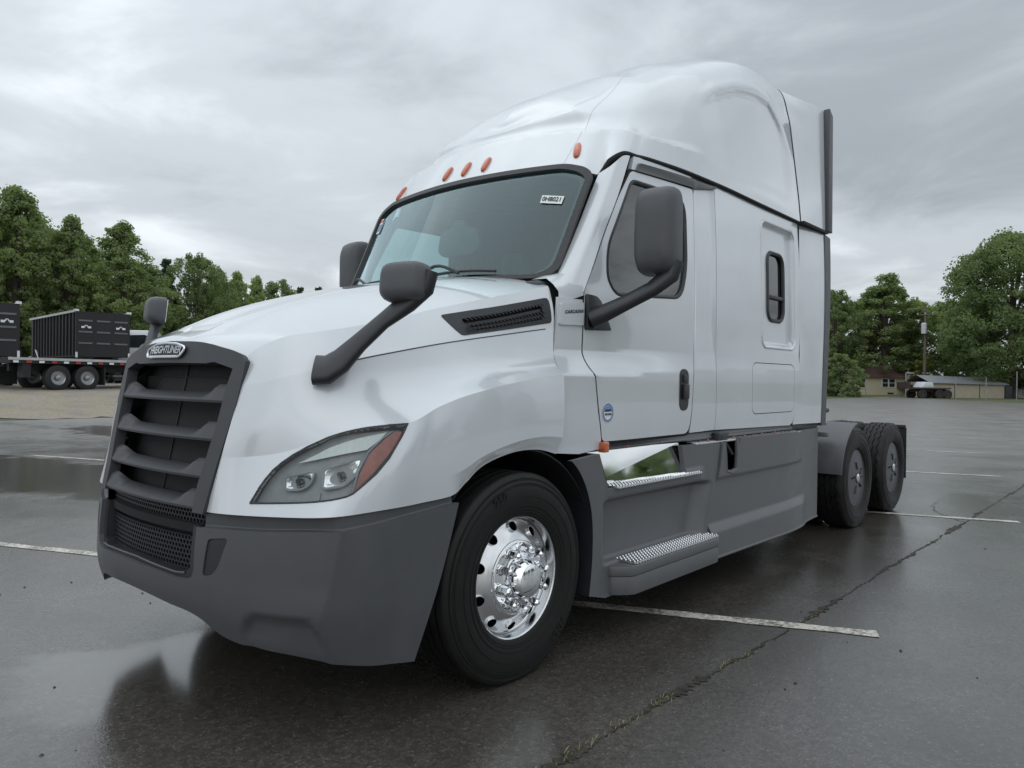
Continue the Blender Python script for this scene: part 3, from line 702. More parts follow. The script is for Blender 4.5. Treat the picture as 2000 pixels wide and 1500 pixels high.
for kind,x,y,h,w,lab in (('mid',-29.5,101.5,13.4,0.9,'dark tree touching the rear edge of the sleeper'),
 ('tulip',-24.5,106,16,1.35,'open airy tree standing over the cream house'),
 ('mid',-28,112,14,1.1,'dense tree behind the airy tree over the house'),
 ('mid',-22.4,110.5,13,1,'dark tree between the airy tree and the utility pole'),
 ('mid',-19.5,117,12.8,1.1,'dark tree right behind the utility pole'),
 ('mid',-14.5,108,13.2,0.9,'dark tree filling the gap between pole and big oak'),
 ('oak',-9.6,100.5,18.6,1.05,'huge dark oak towering over the beige shed'),
 ('oak',-4,106,18,1,'second big oak merging with the huge oak over the shed'),
 ('mid',-33,116,13,1.2,'tree hidden behind the sleeper rear edge'),
 ('mid',-17,124,14,1.3,'far tree showing in the gap beside the pole')):
    tree(kind,x,y,h,w,'broadleaf_tree',lab,'tree','trees behind the cream house and shed')
tree('bush',-22.9,82.6,4.6,.95,'round_shrub','round green shrub beside the cream house wall','shrub')
tree('bush',-24.9,86.0,3.4,.9,'round_shrub','low dark shrub at the corner of the cream house','shrub')
tree('yellow',-18.6,100.5,4.6,.8,'yellow_bush','yellow green flowering bush at the foot of the utility pole','shrub')
# trees on the side of the lot that the truck's flank mirrors
for kind,x,y,h,w,lab in (('oak',66,24,10,1,'broad dark tree'),('mid',70,36,9,1.1,'round dark tree'),('oak',72,50,11,1.1,'wide spreading tree'),('tulip',68,12,9,1,'slim light green tree'),('mid',66,0,8,1.1,'low round tree'),('tulip',64,-12,10,1.1,'tall light green tree'),('oak',67,66,11,1.2,'big dark tree'),('oak',70,84,12,1.2,'far dark tree'),('mid',60,-28,9,1.2,'small dark tree'),('oak',44,-54,11,1.2,'lone spreading tree'),('mid',20,-62,10,1.2,'squat dark tree'),('oak',-6,-66,11,1.2,'heavy crowned tree')):
    tree(kind,x,y,h,w,'broadleaf_tree',lab+' along the open side of the lot','tree','trees along the open side of the lot')
for k,(kind,x,y,h,w) in enumerate((('mid',-76,66,12,1),('oak',-72,73,13,.9),('tulip',-66,79,13,1),('mid',-61,84,12,1),('oak',-56,90,14,.9),('tulip',-50,96,13,1),('mid',-45,101,13,1),('oak',-39,107,15,.9),('mid',-34,108,13,1))):
    tree(kind,x,y,h,w,'broadleaf_tree','tree in the row hidden behind the semi truck','tree','tree row behind the semi truck')
# ---------------------------------------------------------------- buildings and things on the right
pbr('cream_siding',(.50,.45,.32),.7,noise=.12,nscale=3,bump=.3,bscale=3,bdist=.02,stretch=(.1,.1,6)); pbr('brown_roof',(.125,.075,.065),.85,noise=.3,nscale=5); pbr('white_trim',(.62,.62,.59),.6,noise=.12,nscale=5)
pbr('pane_dark',(.03,.035,.04),.1,noise=.3,nscale=2); pbr('beige_metal',(.34,.30,.23),.6,noise=.12,nscale=2); pbr('grey_roof',(.20,.21,.23),.5,noise=.2,nscale=3); pbr('pole_wood',(.14,.115,.09),.9,noise=.4,nscale=6,stretch=(1,1,.1)); pbr('can_grey',(.5,.53,.55),.4,noise=.15,nscale=5); pbr('rust_black',(.022,.02,.019),.7,noise=.4,nscale=5,ncol=(.05,.03,.02)); pbr('post_steel',(.22,.23,.23),.5,noise=.2,nscale=5)
pbr('trailer_black',(.012,.013,.015),.6,noise=.3,nscale=3,rvar=.12); pbr('bar_light',(.13,.135,.145),.4,noise=.2,nscale=6); pbr('mark_white',(.7,.72,.74),.5,noise=.1,nscale=9); pbr('tape_red',(.45,.03,.03),.4,noise=.2,nscale=9); pbr('cab_white',(.66,.68,.70),.3,coat=.6,noise=.08,nscale=3); pbr('rail_light',(.42,.44,.45),.45,noise=.2,nscale=5)
pbr('bg_tyre',(.015,.015,.016),.7,noise=.3,nscale=6); pbr('bg_chrome',(.34,.35,.36),.4,metal=1,noise=.2,nscale=6)
def window(parent,x0,x1,z0,z1,y):
    mb=MB(); t=.09
    for a,b,c,d in ((x0,x1,z0,z0+t),(x0,x1,z1-t,z1),(x0,x0+t,z0+t,z1-t),(x1-t,x1,z0+t,z1-t)): mb.box(a,b,y-.05,y+.02,c,d)
    w=mb.build('window',MATS['white_trim'],parent,smooth=False)
    mb=MB(); mb.box(x0+t,x1-t,y-.02,y,z0+t,z1-t); mb.build('pane',MATS['pane_dark'],w,smooth=False)
    mb=MB(); mb.box(x0+t,x1-t,y-.04,y-.021,(z0+z1)/2-.03,(z0+z1)/2+.03); mb.build('sash_bar',MATS['white_trim'],w,smooth=False)
def cream_house():
    h=empty('house','small cream sided house with a brown roof','house',loc=(-26.3,99.4,-.1),rotz=YAW+.06)
    mb=MB(); mb.box(0,7.2,0,6,0,2.55); mb.build('wall',MATS['cream_siding'],h,smooth=False)
    mb=MB(); mb.add([(-.35,-.5,2.45),(7.5,-.5,2.45),(7.5,3,4.1),(-.35,3,4.1),(-.35,6.5,2.45),(7.5,6.5,2.45),(-.35,-.5,2.33),(7.5,-.5,2.33)],[(0,1,2,3),(3,2,5,4),(6,7,1,0)]); mb.build('roof',MATS['brown_roof'],h,smooth=False)
    mb=MB(); mb.add([(0,0,2.5),(0,6,2.5),(0,3,4.0)],[(0,1,2)]); mb.add([(7.2,0,2.5),(7.2,6,2.5),(7.2,3,4.0)],[(0,1,2)]); mb.build('gable',MATS['cream_siding'],h,smooth=False)
    window(h,.35,1.35,.95,2.25,-.02); window(h,3.5,4.4,1.05,2.25,-.02); window(h,4.4,5.3,1.05,2.25,-.02)
    mb=MB(); mb.box(4.3,5.1,-.03,0,.2,.42); mb.build('vent_grille',MATS['pane_dark'],h,smooth=False)
    mb=MB(); mb.box(5.55,5.66,-1.9,-1.8,0,3.0); mb.box(8.75,8.86,-1.9,-1.8,0,3.0); mb.box(5.55,8.86,-1.9,-1.8,2.85,3.05); mb.box(5.5,8.9,-1.95,0,.95,1.1); mb.box(7.1,7.2,-1.9,-1.8,1.1,2.9); mb.build('porch_frame',MATS['white_trim'],h,smooth=False)
    mb=MB(); mb.box(6.2,7.0,-1.2,-1.15,1.15,2.7); mb.build('porch_door',MATS['can_grey'],h,smooth=False)
    mb=MB(); mb.box(7.3,8.6,-1.0,-.95,1.15,2.7); mb.build('porch_screen',MATS['pane_dark'],h,smooth=False)
    mb=MB(); mb.box(7.2,8.7,-.95,-.9,1.1,2.75); mb.build('porch_wall',MATS['cream_siding'],h,smooth=False)
cream_house()
def shed():
    s=empty('storage_shed','long low beige metal shed with a grey roof','shed',loc=(-15.9,90.6,-.25),rotz=YAW-.02)
    mb=MB(); 
    for k in range(3): mb.box(.0+k*2.72,2.66+k*2.72,0,5,0,1.95)
    mb.build('wall',MATS['beige_metal'],s,smooth=False)
    mb=MB(); mb.add([(-.25,-.3,1.93),(8.45,-.3,1.80),(8.45,2.5,2.5),(-.25,2.5,2.75),(-.25,-.3,1.83),(8.45,-.3,1.70)],[(0,1,2,3),(4,5,1,0)]); mb.add([(-.25,2.5,2.75),(8.45,2.5,2.5),(8.45,5.3,1.9),(-.25,5.3,1.9)],[(0,1,2,3)]); mb.build('roof',MATS['grey_roof'],s,smooth=False)
    for k in range(1,3):
        mb=MB(); mb.box(-.06+k*2.72,.0+k*2.72,-.03,.02,0,1.9); mb.build('post',MATS['rust_black'],s,smooth=False)
    mb=MB(); mb.box(8.15,8.9,-.1,.8,.0,1.6); mb.build('dark_doorway',MATS['pane_dark'],s,smooth=False)
    w=empty('white_shed','little white shed with one window beyond the beige shed','shed',loc=(-9.3,103.0,-.4),rotz=YAW)
    mb=MB(); mb.box(0,1.9,0,2,0,1.5); mb.build('wall',MATS['white_trim'],w,smooth=False); mb=MB(); mb.add([(-.15,-.2,1.45),(2.05,-.2,1.45),(2.05,1,2.0),(-.15,1,2.0)],[(0,1,2,3)]); mb.build('roof',MATS['grey_roof'],w,smooth=False); window(w,.5,1.2,.55,1.15,-.02)
shed()
def pole():
    p=empty('utility_pole','wooden utility pole with a grey transformer can','pole',loc=(-17.8,96.8,0))
    mb=MB(); mb.tube([(0,0,0),(0,0,10.6)],[.17,.12],10); mb.build('post',MATS['pole_wood'],p)
    mb=MB(); mb.lathe([(0,.0001),(0,.30),(1.15,.30),(1.25,.2),(1.28,.0001)],16,'Z'); mb.xf(Matrix.Translation((-.05,-.38,7.4))); mb.build('transformer',MATS['can_grey'],p)
    mb=MB(); mb.box(-.9,.9,-.16,-.06,9.6,9.72); mb.build('cross_arm',MATS['pole_wood'],p)
    for x in (-.8,0,.8):
        mb=MB(); mb.lathe([(0,.04),(.08,.07),(.16,.05),(.18,.0001)],8,'Z'); mb.xf(Matrix.Translation((x,-.11,9.72))); mb.build('insulator',MATS['can_grey'],p)
pole()
def bg_wheel(parent,x,y,z,r=.5,w=.28,name='wheel',rim='bg_chrome'):
    e=MB(); e.lathe([(-w/2,r*.58),(-w/2,r*.9),(-w/2+.03,r),(w/2-.03,r),(w/2,r*.9),(w/2,r*.58)],28,'Y'); e.xf(Matrix.Translation((x,y,z))); t=e.build(name,MATS['bg_tyre'],parent)
    for s in (-1,1):
        k=MB(); k.lathe([(s*(w/2-.01),r*.58),(s*(w/2-.06),r*.5),(s*(w/2-.07),r*.25),(s*(w/2),r*.2),(s*(w/2+.02),.0001)],20,'Y'); k.xf(Matrix.Translation((x,y,z))); k.build('hub',MATS[rim],t,fix=True)
def old_truck():
    t=empty('flatbed_truck','old black flatbed truck chassis parked in front of the beige shed','truck',loc=(-16.9,84.6,-.1),rotz=YAW+.1)
    mb=MB(); mb.box(-.3,4.3,-1.1,1.1,1.05,1.2); mb.box(.2,4.2,-.45,-.3,.75,1.05); mb.build('flatbed',MATS['rust_black'],t,smooth=False)
    mb=MB(); mb.box(-.3,-.2,-1.1,1.1,1.2,1.75); mb.box(.0,.1,-1.1,1.1,1.2,1.5); mb.build('headboard',MATS['rust_black'],t,smooth=False)
    mb=MB(); mb.prism([(1.3,1.2),(2.6,1.2),(2.5,1.75),(1.7,1.8)],'Y',-.8,.8,.05); mb.build('cab',MATS['can_grey'],t)
    for x in (1.2,3.1,4.0): bg_wheel(t,x,-.9,.5,rim='rust_black'); bg_wheel(t,x,.9,.5,rim='rust_black')
old_truck()
for x,y,h,lab in ((-27.9,93.2,1.1,'short fence post at the shrub end of the lot'),(-23.6,94.4,2.3,'thin dark fence post before the cream house wall'),(-18.6,92.1,2.0,'fence post beside the house porch'),(-12.5,85.5,2.3,'steel fence post before the beige shed doors'),(-9.8,85.2,2.3,'steel fence post at the far end of the beige shed'),(-7.2,84.8,2.9,'taller fence post under the big oak')):
    o=MB().tube([(0,0,-.3),(0,0,h)],.05,8).build('fence_post',MATS['post_steel']); o.location=(x,y,-.1); tag(o,lab,'post','fence posts along the lot edge')
def rail_fence(): 
    f=empty('wood_fence','low grey wooden rail fence under the round shrub','fence',loc=(-28.5,92.6,0),rotz=YAW)
    for k in range(4):
        mb=MB(); mb.box(k*1.5-.06,k*1.5+.06,-.06,.06,-.1,1.15); mb.build('post',MATS['pole_wood'],f,smooth=False)
    for z in (.35,.65,.95):
        mb=MB(); mb.box(-.1,4.6,-.09,-.061,z-.07,z+.07); mb.build('rail',MATS['pole_wood'],f,smooth=False)
rail_fence()
# ---------------------------------------------------------------- trailers on the gravel
def dump_trailer(name,label,loc,ang,L,Hb,zb):
    """origin at the rear left corner on the ground; local +Y runs forward, local +X to its right"""
    t=empty(name,label,'trailer','dump trailers on the gravel yard',loc=loc,rotz=ang-math.pi/2)
    W=2.5
    mb=MB(); mb.box(.04,W-.04,.06,L,zb,zb+Hb); mb.build('dump_box',MATS['trailer_black'],t,smooth=False)
    for k in range(int(L/.62)):
        for x0,x1 in ((-.04,.04),(W-.04,W+.04)):
            mb=MB(); mb.box(x0,x1,.25+k*.62,.36+k*.62,zb+.05,zb+Hb-.06); mb.build('side_rib',MATS['trailer_black'],t,smooth=False)
    for x0,x1 in ((-.07,.08),(W-.08,W+.07)):
        mb=MB(); mb.box(x0,x1,-.02,L+.05,zb+Hb-.05,zb+Hb+.06); mb.build('top_rail',MATS['rail_light'],t,smooth=False)
    mb=MB(); mb.box(0,W,-.06,.055,zb,zb+Hb); g=mb.build('tailgate',MATS['trailer_black'],t,smooth=False)
    for r in range(3):
        for c in range(3):
            mb=MB(); x=.12+c*.82; z=zb+Hb*(.30+.25*r); mb.box(x,x+.62,-.085,-.061,z-.04,z+.04); mb.build('tailgate_bar',MATS['bar_light'],g,smooth=False)
    for c in (0,2):
        x=.24+c*.80; z=zb+Hb*.655; mb=MB(); mb.box(x,x+.14,-.075,-.062,z-.05,z+.05); mb.box(x+.30,x+.44,-.075,-.062,z-.05,z+.05); mb.tube([(x+.15,-.07,z),(x+.19,-.07,z+.09),(x+.25,-.07,z+.09),(x+.29,-.07,z)],.025,5); mb.build('tailgate_mark',MATS['mark_white'],g,smooth=False)
    for x in (-.05,W-.12):
        mb=MB(); mb.box(x,x+.18,-.09,.12,zb+Hb+.0,zb+Hb+.1); mb.build('hinge_cap',MATS['mark_white'],t,smooth=False)
        mb=MB(); mb.box(x+.03,x+.12,-.12,-.07,zb-.05,zb+.22); mb.build('latch',MATS['mark_white'],t,smooth=False)
    mb=MB(); mb.box(.6,.8,0,L+1.2,zb-.35,zb); mb.box(W-.8,W-.6,0,L+1.2,zb-.35,zb); mb.box(.1,W-.1,-.05,.1,zb-.3,zb-.12); mb.build('frame',MATS['trailer_black'],t,smooth=False)
    mb=MB()
    for k in range(8): 
        if k%2==0: mb.box(.15+k*.28,.15+k*.28+.26,-.058,-.051,zb-.26,zb-.18)
    mb.build('white_tape',MATS['mark_white'],t,smooth=False)
    mb=MB()
    for k in range(8):
        if k%2: mb.box(.15+k*.28,.15+k*.28+.26,-.058,-.051,zb-.26,zb-.18)
    mb.build('red_tape',MATS['tape_red'],t,smooth=False)
    for y in (1.3,2.6):
        for x in (.15,W-.15):
            e=MB(); e.lathe([(-.14,.29),(-.14,.46),(-.11,.5),(.11,.5),(.14,.46),(.14,.29)],28,'X'); e.xf(Matrix.Translation((x,y,.5))); w=e.build('wheel',MATS['bg_tyre'],t)
            k=MB(); s=-1 if x<1 else 1; k.lathe([(s*.13,.29),(s*.08,.25),(s*.07,.12),(s*.14,.1),(s*.16,.0001)],20,'X'); k.xf(Matrix.Translation((x,y,.5))); k.build('hub',MATS['bg_chrome'],w,fix=True)
    for x in (.0,W-.62):
        mb=MB(); mb.box(x,x+.62,.28,.30,.15,.85); mb.build('mudflap',MATS['bg_tyre'],t,smooth=False)
    mb=MB(); mb.box(.45,.57,L-.3,L-.15,.0,zb); mb.box(W-.57,W-.45,L-.3,L-.15,.0,zb); mb.build('landing_leg',MATS['trailer_black'],t,smooth=False)
    mb=MB(); mb.tube([(-.02,L*.86,zb+.45),(-.02,L*.70,zb-.55)],.05,6); mb.build('brace',MATS['rail_light'],t)
    return t
dump_trailer('dump_trailer','black dump trailer with its ribbed side and barred tailgate showing',(-37.2,12.07,float(zg(-37.2,12.07))),R_(176),9.0,2.25,1.35)
dump_trailer('dump_trailer','black dump trailer cut off by its neighbour with only the tailgate in view',(-32.2,5.75,float(zg(-31,8))),R_(176),8.0,2.15,1.3)
def flatbed():
    d=math.atan2(.66*.47+.75*.88,.75*.47-.66*.88)
    t=empty('flatbed_trailer','low black flatbed trailer with chrome wheels and red and white tape','trailer',loc=(-29.67-1.6*math.cos(d),8.7-1.6*math.sin(d),float(zg(-29.67,8.7))),rotz=d)
    # local +X runs along its length away from us, local -Y faces the camera
    mb=MB(); mb.box(0,7.4,-.1,2.3,1.05,1.25); mb.box(.3,7.2,.5,.65,.75,1.05); mb.build('deck',MATS['trailer_black'],t,smooth=False)
    mb=MB(); mb.box(-.05,7.45,-.14,-.101,1.17,1.27); mb.build('edge_rail',MATS['rail_light'],t,smooth=False)
    for k in range(15):
        mb=MB(); mb.box(.1+k*.48,.1+k*.48+.2,-.146,-.141,1.07,1.15); mb.build('tape',MATS['tape_red' if k%2 else 'mark_white'],t,smooth=False)
    for x in (1.85,3.05):
        for y in (.08,1.75):
            bg_wheel(t,x,y,.5,.51,.30)
    mb=MB(); mb.box(3.75,3.79,-.1,.55,.2,.95); mb.build('mudflap',MATS['bg_tyre'],t,smooth=False)
    MB().box(5.6,6.8,.0,1.5,.5,1.0).build('tool_box',MATS['trailer_black'],t,smooth=False); MB().box(.5,.8,-.05,.3,.5,1.05).build('landing_leg',MATS['trailer_black'],t,smooth=False)
    mb=MB(); mb.box(4.4,5.4,.3,1.9,.55,.62); mb.tube([(4.9,.1,1.05),(5.2,.1,.6)],.04,6); mb.build('dovetail_ramp',MATS['bar_light'],t,smooth=False)
flatbed()
def day_cab():
    t=empty('day_cab_truck','white day cab truck parked beyond the flatbed trailer','truck',loc=(-41.2,15.6,float(zg(-40,16))),rotz=YAW+.25)
    mb=MB(); mb.prism([(0,.9),(0,2.75),(.25,3.0),(1.7,3.0),(2.1,2.35),(2.35,2.0),(4.0,1.85),(4.2,1.7),(4.2,.8)],'Y',0,2.3,.08); c=mb.build('cab',MATS['cab_white'],t)
    for y in (-.012,2.3):
        mb=MB(); mb.prism(round_poly([(.45,2.0),(.45,2.7),(1.45,2.75),(1.85,2.3),(1.85,2.0)],.1,3),'Y',y,y+.012); mb.build('door_window',MATS['pane_dark'],c,smooth=False)
    mb=MB(); mb.add([(1.74,.15,2.98),(1.74,2.15,2.98),(2.36,2.15,2.03),(2.36,.15,2.03)],[(0,1,2,3)]); mb.v=[(a+.03,b,q+.02) for a,b,q in mb.v]; mb.build('windscreen',MATS['pane_dark'],c,smooth=False)
    for y in (-.28,2.4):
        mb=MB(); mb.box(1.5,1.65,y,y+.2,1.9,2.6,.03); mb.build('door_mirror',MATS['bg_chrome'],t)
    for k in range(5):
        mb=MB(); mb.box(1.55,1.68,.3+k*.4,.42+k*.4,3.0,3.06); mb.build('roof_light',MATS['amber_bg'],t,smooth=False)
    mb=MB(); mb.tube([(-.15,.1,.9),(-.15,.1,3.3)],.07,8); mb.build('exhaust_stack',MATS['bg_chrome'],t)
    for x in (.1,3.3):
        for y in (.2,2.1): bg_wheel(t,x,y,.5)
pbr('amber_bg',(.5,.15,.04),.3,noise=.2,nscale=9)
day_cab()
def far_barn():
    b=empty('pole_barn','low open shed with a pale grey roof beyond the white day cab','shed',loc=(-56.5,25.2,float(zg(-55,27))),rotz=YAW+.05)
    mb=MB(); mb.add([(0,-.3,3.35),(9,-.3,3.25),(9,5,4.0),(0,5,4.0),(0,-.3,3.2),(9,-.3,3.1)],[(0,1,2,3),(4,5,1,0)]); mb.build('roof',MATS['rail_light'],b,smooth=False)
    for x in (.1,3,6,8.8):
        mb=MB(); mb.box(x-.08,x+.08,-.1,.06,0,3.25); mb.build('post',MATS['pole_wood'],b,smooth=False)
    mb=MB(); mb.box(0,9,4.6,4.7,0,3.6); mb.build('back_wall',MATS['trailer_black'],b,smooth=False)
far_barn()
# ================================================================ TRUCK
def rain_beads(name):
    m=MATS[name]; nt=m.node_tree; N=nt.nodes; L=nt.links; b=N['Principled BSDF']; T=NT(nt); tc=N.new('ShaderNodeTexCoord'); v=N.new('ShaderNodeTexVoronoi'); v.inputs['Scale'].default_value=55; L.new(tc.outputs['Object'],v.inputs[0])
    ge=N.new('ShaderNodeNewGeometry'); sp=N.new('ShaderNodeSeparateXYZ'); L.new(ge.outputs['Normal'],sp.inputs[0]); sc=N.new('ShaderNodeSeparateColor'); L.new(v.outputs['Color'],sc.inputs[0])
    r=T.rng(sc.outputs[0],.72,.98,.0,.36); h=T.m('MAXIMUM',T.m('SUBTRACT',r,v.outputs['Distance']),0); h=T.m('MULTIPLY',h,T.rng(sp.outputs[2],.55,.8,0,1))
    bp=N.new('ShaderNodeBump'); bp.inputs['Strength'].default_value=.3; bp.inputs['Distance'].default_value=.004; L.new(h,bp.inputs['Height']); L.new(bp.outputs[0],b.inputs['Coat Normal']); L.new(bp.outputs[0],b.inputs['Normal'])
def truck_materials():
    pbr('white_paint',(.58,.615,.645),.22,metal=.14,coat=1,coat_rough=.025,noise=.04,nscale=2.5,rvar=.04)
    pbr('plastic_grey',(.070,.073,.080),.46,spec=.45,noise=.08,nscale=11,bump=.15,bscale=900,bdist=.0006,rvar=.07)
    pbr('skirt_grey',(.098,.102,.109),.40,spec=.5,noise=.14,nscale=6,rvar=.08,bump=.08,bscale=700,bdist=.0005)
    pbr('grille_plastic',(.048,.050,.056),.5,spec=.4,noise=.1,nscale=11)
    pbr('plastic_black',(.016,.018,.022),.45,noise=.2,nscale=20,bump=.1,bscale=600,bdist=.0005)
    pbr('seal_rubber',(.03,.032,.036),.5,noise=.2,nscale=30)
    pbr('gap_black',(.006,.006,.007),.8)
    pbr('rubber',(.010,.0098,.0094),.55,spec=.3,noise=.35,nscale=9,bump=.15,bscale=300,bdist=.0008,rvar=.1)
    pbr('chrome',(.80,.81,.83),.05,metal=1,rvar=.04,nscale=8)
    pbr('polished_alloy',(.70,.71,.72),.20,metal=1,rvar=.04,nscale=30)
    pbr('bright_sheet',(.84,.85,.85),.05,metal=1,rvar=.03,nscale=5,bump=.02,bscale=9,bdist=.004)
    pbr('tread_metal',(.62,.63,.64),.25,metal=1,noise=.25,nscale=40,rvar=.12)
    pbr('amber',(.50,.095,.02),.22,coat=1,noise=.25,nscale=40)
    pbr('amber_dark',(.30,.06,.028),.25,coat=1,noise=.35,nscale=30)
    pbr('lamp_body',(.27,.28,.285),.35,noise=.2,nscale=18)
    pbr('lamp_white',(.66,.70,.68),.25,noise=.1,nscale=60)
    pbr('reflector',(.9,.9,.9),.12,metal=1,bump=.25,bscale=60,bdist=.003)
    pbr('interior',(.055,.064,.068),.75,noise=.25,nscale=10)
    pbr('interior_light',(.14,.155,.16),.8,noise=.2,nscale=8)
    pbr('radiator',(.008,.009,.010),.7,bump=.4,bscale=400,noise=.3,nscale=40)
    pbr('frame_steel',(.02,.021,.023),.55,noise=.3,nscale=12,rvar=.1)
    pbr('mirror_glass',(.75,.77,.78),.02,metal=1)
    pbr('sticker_white',(.72,.76,.74),.4,noise=.06,nscale=40)
    pbr('sticker_blue',(.17,.25,.44),.4,noise=.2,nscale=60)
    pbr('sticker_dark',(.03,.04,.06),.5)
    pbr('sticker_red',(.6,.08,.07),.4)
    glass('windscreen_glass',(.58,.80,.80),ior=1.52,refl=1.8,add=.02,gcol=(.80,.97,1.0))
    glass('side_glass',(.36,.46,.46),ior=1.5,refl=1.9)
    glass('dark_glass',(.10,.12,.13),ior=1.6,refl=1.5)
    glass('lamp_glass',(.80,.83,.84),ior=1.38)
truck_materials(); M=MATS; rain_beads('white_paint')
truck=empty('semi_truck','white sleeper cab semi truck with grey skirts parked across the wet lot','truck')
GAP=.006
# ---- hood
hood_out=[(0,0),(0,HV)]+[(HU*t/20,HV) for t in range(1,20)]+[(HU,HV),(HU,0)]
HEAD=[(0.192,1.457),(0.200,1.410),(0.211,1.350),(0.226,1.300),(.246,1.255),(.272,1.222),(.305,1.196),(0.345,1.179),(0.402,1.169),(0.464,1.167),(0.53,1.163),(0.60,1.163),(0.664,1.171),(0.654,1.225),(0.629,1.311),(0.595,1.365),(0.525,1.43),(0.505,1.437),(.35,1.447)]
VENT=round_poly([(1.126,.655),(1.86,.672),(1.865,.800),(1.205,.790)],[.01,.03,.02,.02],3)
hood=full('hood',HOOD,hood_out,M['white_paint'],truck,holes=[HEAD,VENT],step=.022,thick=.02,flip=True,crease=(.62,.83,1.17,1.465))
def both(fn,*a,**k):
    return fn(*a,**k,mirror=False),fn(*a,**k,mirror=True)
def ring_tube(S,poly,r,name,mat,parent,mirror=False,off=0,n=8,step=.03,flip=False,closed=True):
    if closed: P=densify(poly,step); P=np.vstack([P,P[:1]])
    else: P=densify(list(poly)+[poly[-1]],step); P=P[:1+max(i for i in range(len(P)) if np.allclose(P[i],poly[-1]))]
    V=S(P[:,0],P[:,1]); Nn=normals(S,P[:,0],P[:,1])*(-1 if flip else 1); V=V+Nn*off
    if mirror: V=V*[-1,1,1]
    return MB().tube(V,r,n,cap=not closed).build(name,mat,parent,fix=False)
class Off:
    """surface pushed along its normal"""
    def __init__(s,S,d,flip=False): s.S=S; s.d=d; s.k=-1 if flip else 1
    def __call__(s,u,v):
        u=np.atleast_1d(np.asarray(u,float)); v=np.atleast_1d(np.asarray(v,float))
        return s.S(u,v)+normals(s.S,u,v)*s.k*s.d
def scale_poly(p,k,c=None):
    a=np.array(p,float); c=a.mean(0) if c is None else np.array(c); return [tuple(c+(q-c)*k) for q in a]
# vents on both hood flanks
def hood_vent(mirror):
    p=panel('hood_vent',Off(HOOD,-.035,True),scale_poly(VENT,1.02),M['gap_black'],truck,step=.04,thick=0,flip=True,mirror=mirror)
    v,f,n=trim(Off(HOOD,.004,True),scale_poly(VENT,1.03,(1.5,.73)),[round_poly([(1.215,.687),(1.80,.698),(1.80,.772),(1.265,.765)],.02,3)],.025,.03,True,mirror)
    obj('vent_frame',mesh_data('vent_frame',v,f,M['plastic_black'],normals=n),p)
    for a,b,c in ((.708,.724,1.23),(.738,.752,1.25)):
        v,f,n=trim(Off(HOOD,-.006,True),[(c,a),(1.80,a+.004),(1.80,b+.004),(c+.02,b)],(),.025,.02,True,mirror)
        obj('vent_slat',mesh_data('vent_slat',v,f,M['plastic_black'],normals=n),p)
    # coarse mesh behind the slats
    mb=MB()
    for i in range(22):
        u=1.23+i*.0265
        for vv in (.694,.732,.756):
            P=HOOD([u,u+.018],[vv,vv+.012])-normals(HOOD,[u,u+.018],[vv,vv+.012])*(-.016)*-1
            mb.tube(P*([-1,1,1] if mirror else [1,1,1]),.004,4)
    tag(mb.build('vent_mesh',M['plastic_black'],p),kind='stuff')
for m_ in (False,True): hood_vent(m_)
# dark groove line under the vent is the rolled seam of hood and fender
for m_ in (False,True):
    P=[(.62+i*.06,.832) for i in range(21)]
    ring_tube(HOOD,P,.0035,'fender_seam',M['seal_rubber'],hood,m_,off=-.001,flip=True,n=6,closed=False,step=.05)
# raised wedge on the nose of the hood
def hood_wedge():
    def hp(u,x,h):
        p=HOOD([u],[abs(x)])[0]; return (x,p[1],p[2]+h)
    T=[hp(.17,-.15,.002),hp(.175,-.005,.016),hp(.185,.02,.016),hp(.25,.125,.002),hp(.40,.10,.001),hp(.38,-.19,.001)]; Bt=[(a,b,c-.03) for a,b,c in T]
    MB().add(T+Bt,[(0,1,5),(1,2,4,5),(2,3,4)]+[(i,(i+6),(i+1)%6+6,(i+1)%6) for i in range(6)]).build('hood_wedge',M['white_paint'],hood,smooth=False,fix=True)
hood_wedge()
